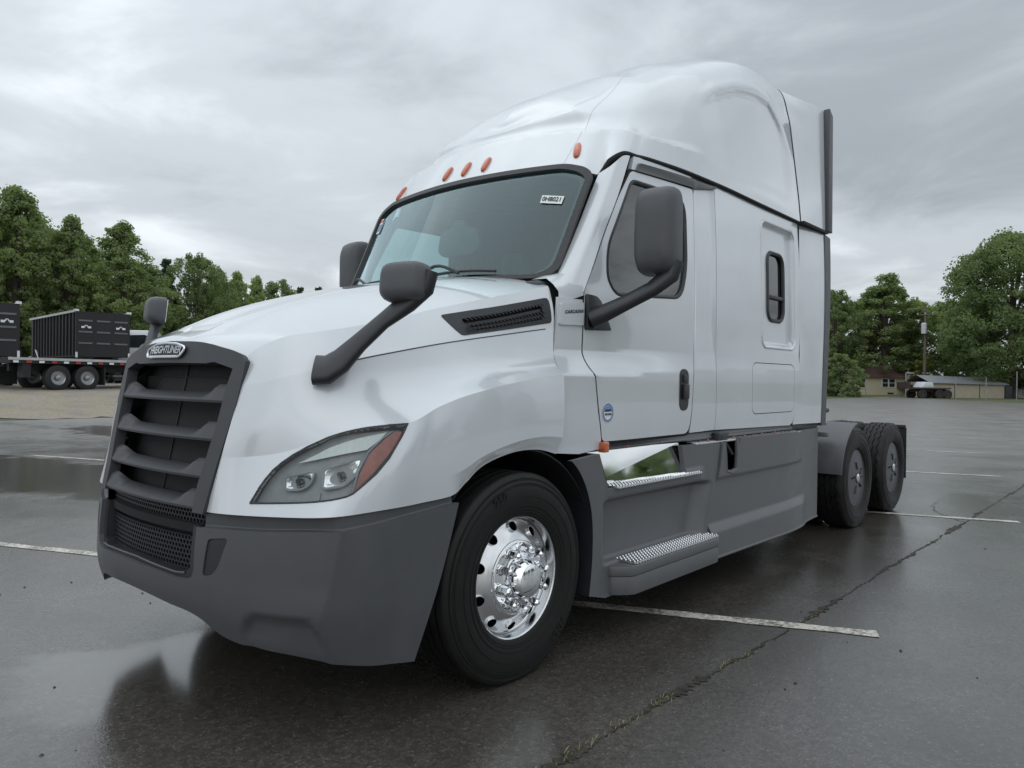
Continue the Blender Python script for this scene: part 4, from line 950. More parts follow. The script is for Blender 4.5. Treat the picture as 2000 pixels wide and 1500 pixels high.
# ---- headlights
def headlight(mirror):
    o=panel('headlight',Off(HOOD,-.034,True),HEAD,M['lamp_body'],truck,step=.03,thick=-.034,flip=True,mirror=mirror)
    s=[-1,1,1] if mirror else [1,1,1]
    D=Off(HOOD,-.026,True); D2=Off(HOOD,-.018,True)
    DRL=[(0.315,1.234),(0.406,1.203),(0.498,1.194),(0.590,1.188),(0.570,1.216),(0.535,1.244)]
    panel('running_light',D2,DRL,M['lamp_white'],o,step=.02,thick=.006,flip=True,mirror=mirror)
    AMB=[(0.655,1.199),(0.646,1.251),(0.619,1.304),(0.590,1.352),(0.530,1.418),(0.532,1.327),(0.552,1.258),(0.594,1.210),(0.622,1.190)]
    panel('turn_signal',D2,AMB,M['amber_dark'],o,step=.02,thick=.004,flip=True,mirror=mirror)
    ring_tube(D2,[(0.523,1.424),(0.521,1.327),(0.541,1.254),(0.584,1.206),(0.612,1.187)],.004,'lamp_divider',M['lamp_body'],o,mirror,flip=True,closed=False,n=6)
    # shaped reflector bowls
    for c,hu,hv,nm in (((.462,1.322),.062,.05,'low_beam'),((.325,1.325),.045,.042,'high_beam')):
        pol=round_poly([(c[0]-hu,c[1]-hv*.8),(c[0]+hu*1.05,c[1]-hv),(c[0]+hu*.9,c[1]+hv*.3),(c[0]+hu*.3,c[1]+hv),(c[0]-hu*.9,c[1]+hv*.95)],.018,3)
        def bowl(u,v,c=c,hu=hu,hv=hv):
            r=np.clip(((u-c[0])/hu)**2+((v-c[1])/hv)**2,0,1); d=-.018-.03*(1-r)
            return HOOD(u,v)-normals(HOOD,u,v)*d[:,None]
        b=panel(nm,Fn(bowl),pol,M['reflector'],o,step=.008,thick=0,flip=True,mirror=mirror)
        ring_tube(Off(HOOD,-.02,True),pol,.006,'bezel',M['lamp_body'],b,mirror,flip=True,n=6,step=.02)
        P=Off(HOOD,-.036,True)([c[0]],[c[1]])[0]*s; k=MB(); k.lathe([(-.012,.0001),(-.012,.02),(.004,.022),(.010,.014),(.012,.0001)],14,'Y'); k.xf(Matrix.Translation(Vector(P)))
        k.build('projector',M['dark_glass'],b)
    # body relief between the lamps
    panel('lamp_shelf',Off(HOOD,-.028,True),[(.25,1.40),(.40,1.385),(.40,1.43),(.22,1.445)],M['lamp_body'],o,step=.03,thick=.02,flip=True,mirror=mirror)
    panel('lens',Off(HOOD,.004,True),scale_poly(HEAD,.985),M['lamp_glass'],o,step=.025,thick=.006,flip=True,mirror=mirror)
    ring_tube(HOOD,HEAD,.004,'gasket',M['seal_rubber'],o,mirror,off=.0,flip=True,n=6)
    return o
for m_ in (False,True): headlight(m_)
# ---- grille
GO=[(0,1.614),(.18,1.608),(.36,1.592),(.5,1.566),(.575,1.545),(.606,1.518),(.604,1.44),(.598,1.33),(.575,1.19),(.552,1.06),(.538,.95),(.530,.885)]
GI=[(0,1.512),(.34,1.508),(.40,1.514),(.534,1.485),(.517,1.411),(.503,1.255),(.479,1.109),(.458,.995),(.458,.885)]
v,f,n=trim(Off(GRL,.012),GO+GI[::-1],(),.03,.05); v2,f2,n2=trim(Off(GRL,.012),GO+GI[::-1],(),.03,.05,mirror=True)
grille=obj('grille',mesh_data('grille',v+v2,f+[tuple(i+len(v) for i in q) for q in f2],M['grille_plastic'],normals=n+n2),truck)
def grille_slat(zb,w):
    N=33; V=[];F=[]
    for i in range(N):
        x=-w+2*w*i/(N-1); e=sstep(w-.17,w-.09,abs(x)); h=.038+.036*e
        y=float(GRL([x],[zb])[0][1])-.010; back=.075-.03*e
        sec=[(y+.002,zb-.004),(y,zb+.006),(y+.004,zb+.014),(y+back*.55,zb+h*.8),(y+back,zb+h),(y+back+.004,zb+h-.012),(y+.05,zb+.006),(y+.02,zb-.004)]
        V+=[(x,a,b) for a,b in sec]
    for i in range(N-1):
        for j in range(8): F.append((i*8+j,i*8+(j+1)%8,(i+1)*8+(j+1)%8,(i+1)*8+j))
    F.append(tuple(range(8))); F.append(tuple((N-1)*8+j for j in range(7,-1,-1)))
    return MB().add(V,F).build('grille_slat',M['grille_plastic'],grille,angle=28,fix=True)
for zb,w in ((1.346,.520),(1.185,.498),(1.030,.475),(.902,.470)): grille_slat(zb,w)
GB=Off(GRL,-.11)
v,f,n=trim(GB,[(-.6,.86),(.6,.86),(.6,1.6),(-.6,1.6)],(),.06,0)
rad=obj('radiator_screen',mesh_data('radiator_screen',v,f,M['radiator'],normals=n),grille)
for xb in (-.03,):
    ring_tube(GB,[(xb,.88),(xb,1.58)],.004,'screen_bar',M['frame_steel'],rad,off=.004,closed=False,n=6,step=.1)
for zz in (1.47,):
    ring_tube(GB,[(-.5,zz),(.5,zz)],.003,'screen_bar',M['frame_steel'],rad,off=.004,closed=False,n=6,step=.1)
# emblem
def emblem():
    c=(-.02,1.567); w,h=.195,.031
    pol=round_poly([(c[0]-w*.98,c[1]-h*.95),(c[0]+w*.80,c[1]-h*1.0),(c[0]+w,c[1]+h*.35),(c[0]+w*.55,c[1]+h*.95),(c[0],c[1]+h*1.12),(c[0]-w*.55,c[1]+h*.95),(c[0]-w*.98,c[1]+h*.1)],.03,4)
    v,f,n=trim(Off(GRL,.022),pol,(),.02,.02)
    o=obj('emblem',mesh_data('emblem',v,f,M['plastic_black'],normals=n),grille)
    ring_tube(GRL,pol,.0065,'emblem_rim',M['chrome'],o,off=.024,n=8,step=.02)
    tv,tf=text_mesh('FREIGHTLINER',.058,.002,.0012,.18,.92)
    xs=[p[0] for p in tv]; k=.315/(max(xs)-min(xs)); V=[]
    for a,b,d in tv:
        x=c[0]+a*k; z=c[1]-.002+b*.82+.012*(1-(a*k/.16)**2)*.35; p=Off(GRL,.025+d)([x],[z])[0]; V.append(p)
    MB().add(V,tf).build('emblem_lettering',M['chrome'],o,smooth=False)
emblem()
# ---- bumper
BF=[(0,.262),(.218,.266),(.38,.272),(.455,.266),(.49,.245),(.500,.21),(.498,.0)]
bump_out=[(0,BV)]+[(BU*i/14,BV) for i in range(1,14)]+[(BU,BV),(BU,0),(1.0,0)]+BF[::-1]
FOG=round_poly([(.572,.05),(.680,.038),(.640,.165),(.61,.205),(.552,.225)],.02,3)
bumper=full('bumper',BUMP,bump_out,M['plastic_grey'],truck,holes=[FOG],step=.022,thick=.03,flip=True)
for m_ in (False,True):
    panel('fog_cover',Off(BUMP,-.006,True),scale_poly(FOG,.98),M['plastic_black'],bumper,step=.03,thick=.01,flip=True,mirror=m_)
    # set-back strip under the hood line
    class _St:
        def __call__(s,u,v):
            p=BUMP(u,np.zeros_like(u)); q=p.copy(); v=np.atleast_1d(v)
            q[:,2]=p[:,2]+v*.085-.01; nn=normals(BUMP,u,np.full_like(np.atleast_1d(u),.05)); q=q+nn*(.028*sstep(0,.18,v))[:,None]*np.array([1,1,0])*1.0
            return q
    panel('bumper_top_strip',_St(),[(.52,0),(BU-.02,0),(BU-.02,1),(.52,1)],M['plastic_grey'],bumper,step=.05,thick=0,flip=False,mirror=m_)
# inner frame of the lower air intake
FI=[(0,.232),(.217,.240),(.36,.247),(.42,.240),(.448,.215),(.452,.0)]
fr=[(a,b) for a,b in BF[:-1]]+[(.498,.0)]
v,f,n=trim(Off(BUMP,-.022,True),fr+FI[::-1],(),.03,.06,True); v2,f2,n2=trim(Off(BUMP,-.022,True),fr+FI[::-1],(),.03,.06,True,True)
obj('intake_frame',mesh_data('intake_frame',v+v2,f+[tuple(i+len(v) for i in q) for q in f2],M['plastic_black'],normals=n+n2),bumper)
ring_tube(BUMP,[(-.42,.245),(-.36,.252),(-.2,.246),(0,.238),(.2,.246),(.36,.252),(.42,.245)],.005,'intake_lip',M['plastic_grey'],bumper,off=-.02,flip=True,closed=False,n=6)
def honeycomb(z0,z1,w,parent,dy,taper=0):
    mb=MB(); p=.0235; r=p/math.sqrt(3); row=0; z=z0+p*.4
    while z<z1-p*.3:
        x=-w+(p/2 if row%2 else 0)
        while x<=w:
            V=[];
            for rr,d in ((r*1.0,0),(r*.74,0),(r*.74,.016),(r*1.0,.016)):
                for k in range(6):
                    a=math.pi/6+k*math.pi/3; X=x+rr*math.cos(a); Z=z+rr*math.sin(a)
                    V.append((X,dy(X,Z)+d,Z))
            F=[]
            for k in range(6):
                j=(k+1)%6; F+= [(k,j,6+j,6+k),(6+k,6+j,12+j,12+k)]
            mb.add(V,F); x+=p
        z+=p*.866; row+=1
    return tag(mb.build('honeycomb_mesh',M['plastic_black'],parent,smooth=False),kind='stuff')
def by(x,z): return -.02+.05*(x/.5)**2
honeycomb(.612,.79,.455,bumper,by)
honeycomb(.83,.925,.475,bumper,lambda x,z:-.005+.045*(x/.5)**2)
mb=MB(); 
for i in range(14):
    x0=-.56+1.12*i/14; x1=x0+1.12/14; y0=.02+.05*(x0/.5)**2; y1=.02+.05*(x1/.5)**2
    mb.add([(x0,y0,.55),(x1,y1,.55),(x1,y1,.93),(x0,y0,.93)],[(0,1,2,3)])
mb.build('intake_backing',M['gap_black'],bumper)
mb=MB(); N=20
for i in range(N):
    x0=-.47+.94*i/N; x1=x0+.94/N; ya,yb=by(x0,0)-.004,by(x1,0)-.004
    mb.add([(x0,ya,.792),(x1,yb,.792),(x1,yb+.0,.828),(x0,ya,.828),(x0,ya+.05,.828),(x1,yb+.05,.828)],[(0,1,2,3),(3,2,5,4)])
mb.build('intake_crossbar',M['gap_black'],bumper)
# ---- cowl panels between hood and door
cowl_poly=[(1.552,1.078),(1.75,1.062),(1.928,1.078),(1.94,1.13),(1.895,1.29),(1.857,1.52),(1.867,1.745),(1.867,1.90),(1.672,1.90),(1.664,1.80),(1.657,1.735),(1.630,1.57),(1.606,1.484),(1.588,1.27)]
for m_ in (False,True):
    cw=panel('cowl_panel',CAB,cowl_poly,M['white_paint'],truck,step=.025,thick=.02,mirror=m_)
    s_=-1 if m_ else 1
    # badge block
    bl=Fn(lambda y,z: np.stack([cab_x(y,z)+.012-.0*z,y,z],-1))
    panel('badge_block',bl,round_poly([(1.668,1.752),(1.864,1.758),(1.864,1.885),(1.680,1.868)],.012,3),M['white_paint'],cw,step=.03,thick=.014,mirror=m_)
    tv,tf=text_mesh('CASCADIA',.030,.0012,.0012,.25,1.25)
    xs=[p[0] for p in tv]; k=.150/(max(xs)-min(xs)); V=[]
    for a,b,d in tv:
        y=1.782-a*k*(1 if m_ else -1) ; z=1.828+b*.8+(y-1.782)*.1; V.append((s_*(float(cab_x(y,z))+.0135+d),y,z))
    MB().add(V,tf if not m_ else tf).build('badge_lettering',M['sticker_dark'],cw,smooth=False,fix=True)
    # top cap of the cowl up to the windscreen corner
    rows=[]
    for y,zo,xi,zi in ((1.674,1.90,.86,2.008),(1.74,1.91,.90,2.035),(1.81,1.925,.945,2.055),(1.875,1.945,.97,2.09)):
        xo=float(cab_x(y,1.90)); rows.append([(s_*xo,y,zo-.02),(s_*(xo-.004),y,zo+.03),(s_*(xo-.040),y+.0,zo+.070),(s_*(.5*(xo+xi)+.01),y+.005,.5*(zo+.08+zi)+.012),(s_*xi,y+.012,zi)])
    V=[p for r in rows for p in r]; F=[]
    for i in range(3):
        for j in range(4): F.append((i*5+j,i*5+j+1,(i+1)*5+j+1,(i+1)*5+j))
    MB().add(V,F).build('cowl_cap',M['white_paint'],cw,angle=60,fix=True)
# ---- A pillars
def pillar(mirror):
    in_=[(.95,1.76,1.98),(.957,1.86,2.14),(.963,1.98,2.35),(.967,2.09,2.55),(.972,2.165,2.682)]
    out=[(1.875,1.945),(1.955,2.10),(2.055,2.30),(2.19,2.53),(2.33,2.80)]
    rails=[[],[],[],[],[]]
    for i,(a,b) in enumerate(zip(in_,out)):
        o=np.array([float(cab_x(b[0],b[1])),b[0],b[1]]); a=np.array(a)
        t=i/4
        rails[0].append(a+np.array([0,.0,0]))
        rails[1].append(a*.80+o*.20+np.array([.030,-.012,.004]))
        rails[2].append(a*.52+o*.48+np.array([.030,-.02,.0])+np.array([0,0,.012*t]))
        rails[3].append(a*.24+o*.76+np.array([.012,-.012,0])+np.array([0,0,.02*t]))
        rails[4].append(o)
    S=Net(rails,[0,.25,.5,.75,1],[0,.25,.5,.75,1])
    return panel('windscreen_pillar',S,[(0,0),(1,0),(1,1),(0,1)],M['white_paint'],truck,step=.05,thick=.03,flip=True,mirror=mirror)
for m_ in (False,True): pillar(m_)
# ---- doors
DOOR=[(1.952,1.118),(3.015,1.112),(3.045,1.3),(3.072,1.68),(3.078,2.2),(3.078,2.745),(2.335,2.712),(2.20,2.53),(2.065,2.30),(1.965,2.10),(1.883,1.95),(1.878,1.745),(1.868,1.52),(1.907,1.29)]
WIN=round_poly([(2.085,2.04),(2.085,2.22),(2.335,2.655),(2.96,2.665),(2.965,2.2),(2.90,2.0),(2.17,1.955)],[.10,.10,.05,.14,.25,.14,.12],5)
def door(mirror):
    d=panel('door',CAB,round_poly(DOOR,[.03,.06,.05,.1,.1,.03,.03,.05,.05,.03,.02,.03,.04,.05],3),M['white_paint'],truck,holes=[WIN],step=.025,thick=.03,mirror=mirror)
    s=-1 if mirror else 1
    ring_tube(CAB,scale_poly(DOOR,1.006),.010,'door_gap',M['gap_black'],d,mirror,off=-.012,n=6,step=.03)
    panel('window_glass',Off(CAB,-.014),scale_poly(WIN,1.02),M['side_glass'],d,step=.06,thick=.004,mirror=mirror)
    ring_tube(CAB,WIN,.014,'window_seal',M['seal_rubber'],d,mirror,off=-.008,n=8,step=.03)
    # handle in its pocket
    HP=rrect_poly(2.925,1.402,.062,.135,.05,5)
    h=panel('door_handle',Off(CAB,.004),HP,M['plastic_black'],d,step=.02,thick=.01,mirror=mirror)
    mb=MB(); x=float(cab_x(2.925,1.4)); mb.box(x+.004,x+.03,2.895,2.957,1.34,1.44,.01); mb.box(x-.002,x+.018,2.905,2.947,1.45,1.50,.006)
    for p in range(len(mb.v)): mb.v[p]=(s*mb.v[p][0],)+mb.v[p][1:]
    mb.build('handle_grip',M['seal_rubber'],h,fix=True)
    if not mirror:
        st=panel('round_sticker',Off(CAB,.002),[(1.988+.056*math.cos(a),1.278+.056*math.sin(a)) for a in np.linspace(0,2*np.pi,28,endpoint=False)],M['sticker_white'],d,step=.02,thick=0)
        ring=[(1.988+.053*math.cos(a),1.278+.053*math.sin(a)) for a in np.linspace(0,2*np.pi,28,endpoint=False)]; rin=[(1.988+.040*math.cos(a),1.278+.040*math.sin(a)) for a in np.linspace(0,2*np.pi,28,endpoint=False)]
        panel('sticker_ring',Off(CAB,.003),ring,M['sticker_blue'],st,holes=[rin],step=.012,thick=0)
        panel('sticker_sky',Off(CAB,.0032),[(1.988+.038*math.cos(a),1.278+.038*math.sin(a)) for a in np.linspace(.15,np.pi-.15,16)],M['sticker_blue'],st,step=.015,thick=0)
        for word,z,w in (('CERTIFIED',1.290,.060),('PRE-OWNED',1.269,.066)):
            tv,tf=text_mesh(word,.016,.0003,.0006); xs=[p[0] for p in tv]; k=w/(max(xs)-min(xs))
            MB().add([(float(cab_x(1.988,1.28))+.0045+c,1.988+a*k,z+b) for a,b,c in tv],tf).build('sticker_lettering',M['sticker_dark'],st,smooth=False,fix=True)
    return d
doors=[door(False),door(True)]
# ---- side shell of cab and sleeper
SEAM=[(2.36,2.806),(2.5,2.818),(2.71,2.830),(3.05,2.838),(3.4,2.844),(3.8,2.842),(4.2,2.840),(4.985,2.840)]
SW=rrect_poly(4.535,2.235,.165,.275,.09,6)
LUG=rrect_poly(4.435,1.41,.43,.20,.07,5)
sl_out=[(3.402,1.118),(4.80,1.098),(4.862,1.12),(4.93,1.28),(4.972,1.5),(4.985,1.8),(4.985,2.838)]+[(3.402,2.842)]
pl_out=[(3.032,1.115),(3.395,1.118),(3.395,2.842),(3.05,2.836),(2.71,2.829),(2.5,2.817),(2.37,2.806),(2.34,2.722),(3.086,2.755),(3.086,2.2),(3.08,1.68),(3.053,1.3)]
for m_ in (False,True):
    s_=-1 if m_ else 1
    panel('cab_pillar_panel',CAB,pl_out,M['white_paint'],truck,step=.03,thick=.03,mirror=m_)
    sp=panel('sleeper_side',CAB,sl_out,M['white_paint'],truck,holes=[SW,LUG],step=.025,thick=.03,mirror=m_)
    ld=panel('luggage_door',CAB,rrect_poly(4.435,1.41,.424,.194,.066,5),M['white_paint'],sp,step=.04,thick=.03,mirror=m_)
    ring_tube(CAB,rrect_poly(4.435,1.41,.427,.197,.068,5),.008,'hatch_gap',M['gap_black'],ld,m_,off=-.011,n=6,step=.04)
    ring_tube(CAB,rrect_poly(4.535,2.235,.345,.50,.08,6),.013,'window_moulding',M['white_paint'],sp,m_,off=-.004,n=10,step=.03)
    w=panel('sleeper_window',Off(CAB,-.012),SW,M['dark_glass'],sp,step=.05,thick=.0,mirror=m_)
    ring_tube(CAB,SW,.017,'window_frame',M['seal_rubber'],w,m_,off=.0,n=8,step=.03)
    mb=MB(); x=float(cab_x(4.535,2.2)); mb.box(x-.012,x+.012,4.375,4.695,2.135,2.165,.006)
    mb.build('window_bar',M['seal_rubber'],w,mirror=m_)
    # grey rain gutter over the door
    g=[(2.375,2.718),(3.05,2.750),(3.14,2.760),(3.40,2.812),(3.39,2.823),(2.41,2.770)]
    GS=Fn(lambda y,z: np.stack([cab_x(y,z)+.012+.014*sstep(2.73,2.80,z),y,z],-1))
    panel('drip_rail',GS,round_poly(g,[.008,.05,.05,.004,.01,.01],2),M['skirt_grey'],truck,step=.02,thick=.03,mirror=m_)
    # rear trim: extenders with rubber edges
    ex=Fn(lambda y,z: np.stack([1.118-.0*y-.03*np.clip((z-1.9)/.9,0,1)**2+.03*sstep(5.0,5.6,y),y,z],-1))
    e1=panel('side_extender',ex,[(4.87,1.10),(5.50,1.095),(5.585,2.83),(4.994,2.832),(4.994,1.8),(4.98,1.5),(4.94,1.28)],M['white_paint'],truck,step=.05,thick=.03,mirror=m_)
    panel('rubber_edge',Off(ex,.006),[(5.50,1.07),(5.60,1.07),(5.74,2.81),(5.585,2.83)],M['plastic_grey'],e1,step=.06,thick=.04,mirror=m_)
# backing so that gaps read dark, walls and floor of the cab
for s_ in (-1,1):
    mb=MB(); mb.add([(s_*1.03,1.95,1.12),(s_*1.03,3.05,1.12),(s_*1.03,3.05,1.93),(s_*1.03,1.95,1.93)],[(0,1,2,3)])
    mb.add([(s_*1.03,3.05,1.12),(s_*1.06,4.98,1.12),(s_*1.045,4.98,2.84),(s_*1.03,3.05,2.84)],[(0,1,2,3)])
    mb.build('inner_lining',M['interior'],truck)
mb=MB(); mb.box(-1.02,1.02,1.75,4.98,1.08,1.12); mb.box(-1.05,1.05,3.30,3.34,1.1,2.9); mb.build('cab_floor',M['interior'],truck)
mb=MB(); mb.add([(-.86,2.20,2.74),(.86,2.20,2.74),(1.03,3.3,2.82),(-1.03,3.3,2.82)],[(0,1,2,3)]); mb.build('headliner',M['interior_light'],truck)
mb=MB(); mb.box(-.97,.97,1.62,2.05,1.50,2.0,.05); mb.box(-.35,.97,1.95,2.2,1.5,1.95,.06); dash=mb.build('dashboard',M['interior'],truck)
def seat(x):
    mb=MB(); mb.box(x-.26,x+.26,2.75,3.2,1.55,1.7,.05); k=len(mb.v); mb.box(x-.25,x+.25,3.1,3.25,1.65,2.3,.06); mb.box(x-.14,x+.14,3.12,3.24,2.3,2.5,.05); mb.box(x-.2,x+.2,2.85,3.15,1.1,1.56,.02)
    return mb.build('seat',M['interior_light'],truck)
seat(.55); seat(-.55)
mb=MB(); c=Vector((.55,2.42,1.93)); t_=Matrix.Translation(c)@Matrix.Rotation(R_(-28),4,'X')
mb.tube([(math.cos(a)*.22,0,math.sin(a)*.22) for a in np.linspace(0,2*np.pi,33)],.016,8,cap=False); mb.box(-.2,.2,-.01,.01,-.03,.03,.008); mb.tube([(0,-.02,0),(0,-.3,-.12)],.03,8); mb.xf(t_); mb.build('steering_wheel',M['interior'],truck)
mb=MB(); mb.prism(round_poly([(-.20,-.07),(-.14,-.11),(.14,-.11),(.20,-.07),(.17,.06),(.06,.085),(.05,.13),(-.05,.13),(-.06,.085),(-.17,.06)],.03,3),'Y',0,.04,.008); mb.xf(Matrix.Translation((-.12,2.08,2.40))); mb.build('camera_pod',M['interior'],truck)
# ---- windscreen
def wspoly(i):
    return round_poly([(-.955+i,.02+i*.9),(.955-i,.02+i*.9),(.978-i,.875-i*.8),(.925-i,.935-i*1.0),(.80-i*.6,.985-i*1.15),(0,.99-i*1.2),(-.80+i*.6,.985-i*1.15),(-.925+i,.935-i*1.0),(-.978+i,.875-i*.8)],[.12,.12,.05,.05,.1,0,.1,.05,.05],4)
ws=panel('windscreen',Off(WS,-.004),wspoly(.03),M['windscreen_glass'],truck,step=.08,thick=.005)
panel('windscreen_seal',Off(WS,.016),wspoly(0),M['seal_rubber'],ws,holes=[wspoly(.036)],step=.035,thick=.03)
panel('tint_band',Off(WS,-.012),wspoly(.03),M['interior'],ws,holes=[wspoly(.062)],step=.035,thick=0)
panel('stock_sticker',Off(WS,-.002),[(.711,.726),(.85,.701),(.848,.635),(.714,.659)],M['sticker_white'],ws,step=.05,thick=0,off=.006)
tv,tf=text_mesh('0H8021',.05,.0002,.001); xs=[p[0] for p in tv]; k=.115/(max(xs)-min(xs)); V=[]
for a,b,c in tv:
    x=.781+a*k; h=.680-.14*(a*k)*1.2+b*1.05; V.append(Off(WS,.0065)([x],[h])[0])
MB().add(V,tf).build('sticker_lettering',M['sticker_dark'],ws,smooth=False)
panel('inspection_sticker',Off(WS,.004),[(-.90,.68),(-.84,.68),(-.86,.84),(-.91,.84)],M['sticker_white'],ws,step=.05,thick=0)
panel('sticker_patch',Off(WS,.005),[(-.905,.80),(-.858,.80),(-.865,.83),(-.905,.83)],M['sticker_red'],ws,step=.05,thick=0)
panel('sticker_patch',Off(WS,.005),[(-.895,.70),(-.848,.70),(-.856,.78),(-.897,.78)],M['sticker_blue'],ws,step=.05,thick=0)
for x0,x1,hx in ((.05,.62,.10),(-.80,-.25,.08)):
    S_=Off(WS,.022); P=[S_([x0+(x1-x0)*t],[.055+hx*.35*math.sin(t*2.6)+.01*t])[0] for t in np.linspace(0,1,9)]
    wp=MB().tube(P,.009,6).build('wiper',M['plastic_black'],ws)
    Q=[Off(WS,.03)([x0+(x1-x0)*.1],[.01])[0],Off(WS,.06)([x0+(x1-x0)*.3],[.12])[0],Off(WS,.045)([x0+(x1-x0)*.62],[.06])[0]]
    Q=[hermite([0,.5,1],np.array(Q),np.array([t]))[0] for t in np.linspace(0,1,9)]
    MB().tube(Q,.010,6).build('wiper_arm',M['plastic_black'],wp)
mb=MB(); mb.add([(-.95,1.80,1.96),(0,1.56,2.02),(.95,1.80,1.96),(.95,1.62,1.88),(0,1.45,1.98),(-.95,1.62,1.88)],[(0,1,4,5),(1,2,3,4)]); mb.build('cowl_tray',M['plastic_black'],truck,smooth=False)
# ---- roof
roof_out=[(RU*i/40,0) for i in range(41)]+[(RU,RV*i/10) for i in range(1,11)]+[(RU*(1-i/30),RV) for i in range(1,31)]+[(0,RV*(1-i/10)) for i in range(1,10)]
roof=full('roof_fairing',ROOF,roof_out,M['white_paint'],truck,step=.022,thick=.03,crease=(.24,))
def marker(x,u=None,mirror=False):
    u=abs(x); v=.09 if u<.5 else .105
    p=ROOF([u],[v])[0]; q=ROOF([u],[v+.05])[0]; w=ROOF([u+.03],[v])[0]; nn=normals(ROOF,[u],[v])[0]
    up=Vector(q-p).normalized(); n=Vector(nn); r=up.cross(n).normalized(); s=-1 if x<0 else 1
    if n.y>0: n=-n; r=-r
    mb=MB(); N=20; V=[];F=[]
    rings=((1,0),(1,.008),(.86,.016),(.55,.021))
    for k,h in rings:
        for i in range(N):
            a=2*math.pi*i/N; ca,sa=math.cos(a),math.sin(a)
            V.append(Vector(p)+r*(.023*k*(abs(ca)**.7)*(1 if ca>=0 else -1))+up*(.068*k*(abs(sa)**.9)*(1 if sa>=0 else -1))+n*h)
    for j in range(3):
        for i in range(N): F.append((j*N+i,j*N+(i+1)%N,(j+1)*N+(i+1)%N,(j+1)*N+i))
    F.append(tuple(3*N+i for i in range(N)))
    mb.add(V,F); mb.build('marker_light',M['amber'],roof,mirror=s<0,fix=True,angle=50)
for x in (-.885,-.235,-.05,.135,.83): marker(x)
for m_ in (False,True):
    Pq=hermite(np.linspace(0,1,7),np.array([(.752,.01),(.782,.117),(.835,.225),(.90,.42),(1.02,.66),(1.25,.86),(1.70,1.0)]),np.linspace(0,1,40))
    ring_tube(ROOF,[tuple(q) for q in Pq],.0020,'roof_seam',M['lamp_body'],roof,m_,off=-.0012,closed=False,n=5,step=.05)
# dark joint between roof and body, rear edge
for m_ in (False,True):
    JP=[(.93+(RU-.93)*i/60,0) for i in range(61)]
    V=ROOF([a for a,_ in JP],[0]*61)-normals(ROOF,[a for a,_ in JP],[0]*61)*.010; V[:,2]-=.008
    if m_: V=V*[-1,1,1]
    MB().tube(V,.014,8).build('roof_joint',M['gap_black'],roof)
    V=ROOF([RU]*40,np.linspace(0,RV,40))-normals(ROOF,[RU]*40,np.linspace(0,RV,40))*.013; V[:,1]+=.016
    if m_: V=V*[-1,1,1]
    MB().tube(V,.016,8).build('rear_joint',M['gap_black'],roof)
mb=MB()
for s_ in (-1,1): MB().tube([(s_*1.098,4.989,2.84),(s_*1.116,4.9895,1.9),(s_*1.122,4.985,1.7),(s_*1.123,4.974,1.5),(s_*1.123,4.934,1.28),(s_*1.115,4.865,1.10)],.010,8).build('rear_joint',M['gap_black'],roof)
# upper side extenders behind the roof
for m_ in (False,True):
    rails=[]
    for t,dy,dx in ((0,0,0),(.33,.2,.008),(.66,.4,.02),(1,.60,.03)):
        vs=np.linspace(0,.92,8); P=ROOF([RU]*8,vs); P=P.copy(); 
        tgt=np.stack([np.linspace(1.125,1.10,8),np.full(8,5.0),np.linspace(2.86,3.985,8)],-1)
        Q=P*(1-t)+tgt*t; Q[:,1]=5.032+dy; rails.append(Q)
    S=Net(rails,np.linspace(0,1,8),[0,.33,.66,1])
    e=panel('roof_extender',S,[(0,0),(1,0),(1,.97),(0,.97)],M['white_paint'],truck,step=.05,thick=.03,flip=True,mirror=m_)
    s_=-1 if m_ else 1
    mb=MB(); mb.prism([(5.60,2.862),(5.72,2.855),(5.69,3.93),(5.60,3.985)],'X',1.095,1.15,.004); mb.build('rubber_edge',M['plastic_grey'],e,mirror=m_)
    mb=MB(); mb.box(1.08,1.15,5.0,5.6,2.828,2.852); mb.build('extender_joint',M['gap_black'],e,mirror=m_)
mb=MB(); mb.add([(-1.05,5.0,1.1),(1.05,5.0,1.1),(1.05,5.0,2.9),(.95,5.0,3.8),(.7,5.0,4.04),(-.7,5.0,4.04),(-.95,5.0,3.8),(-1.05,5.0,2.9)],[tuple(range(8))]); mb.build('sleeper_back',M['white_paint'],truck,smooth=False)
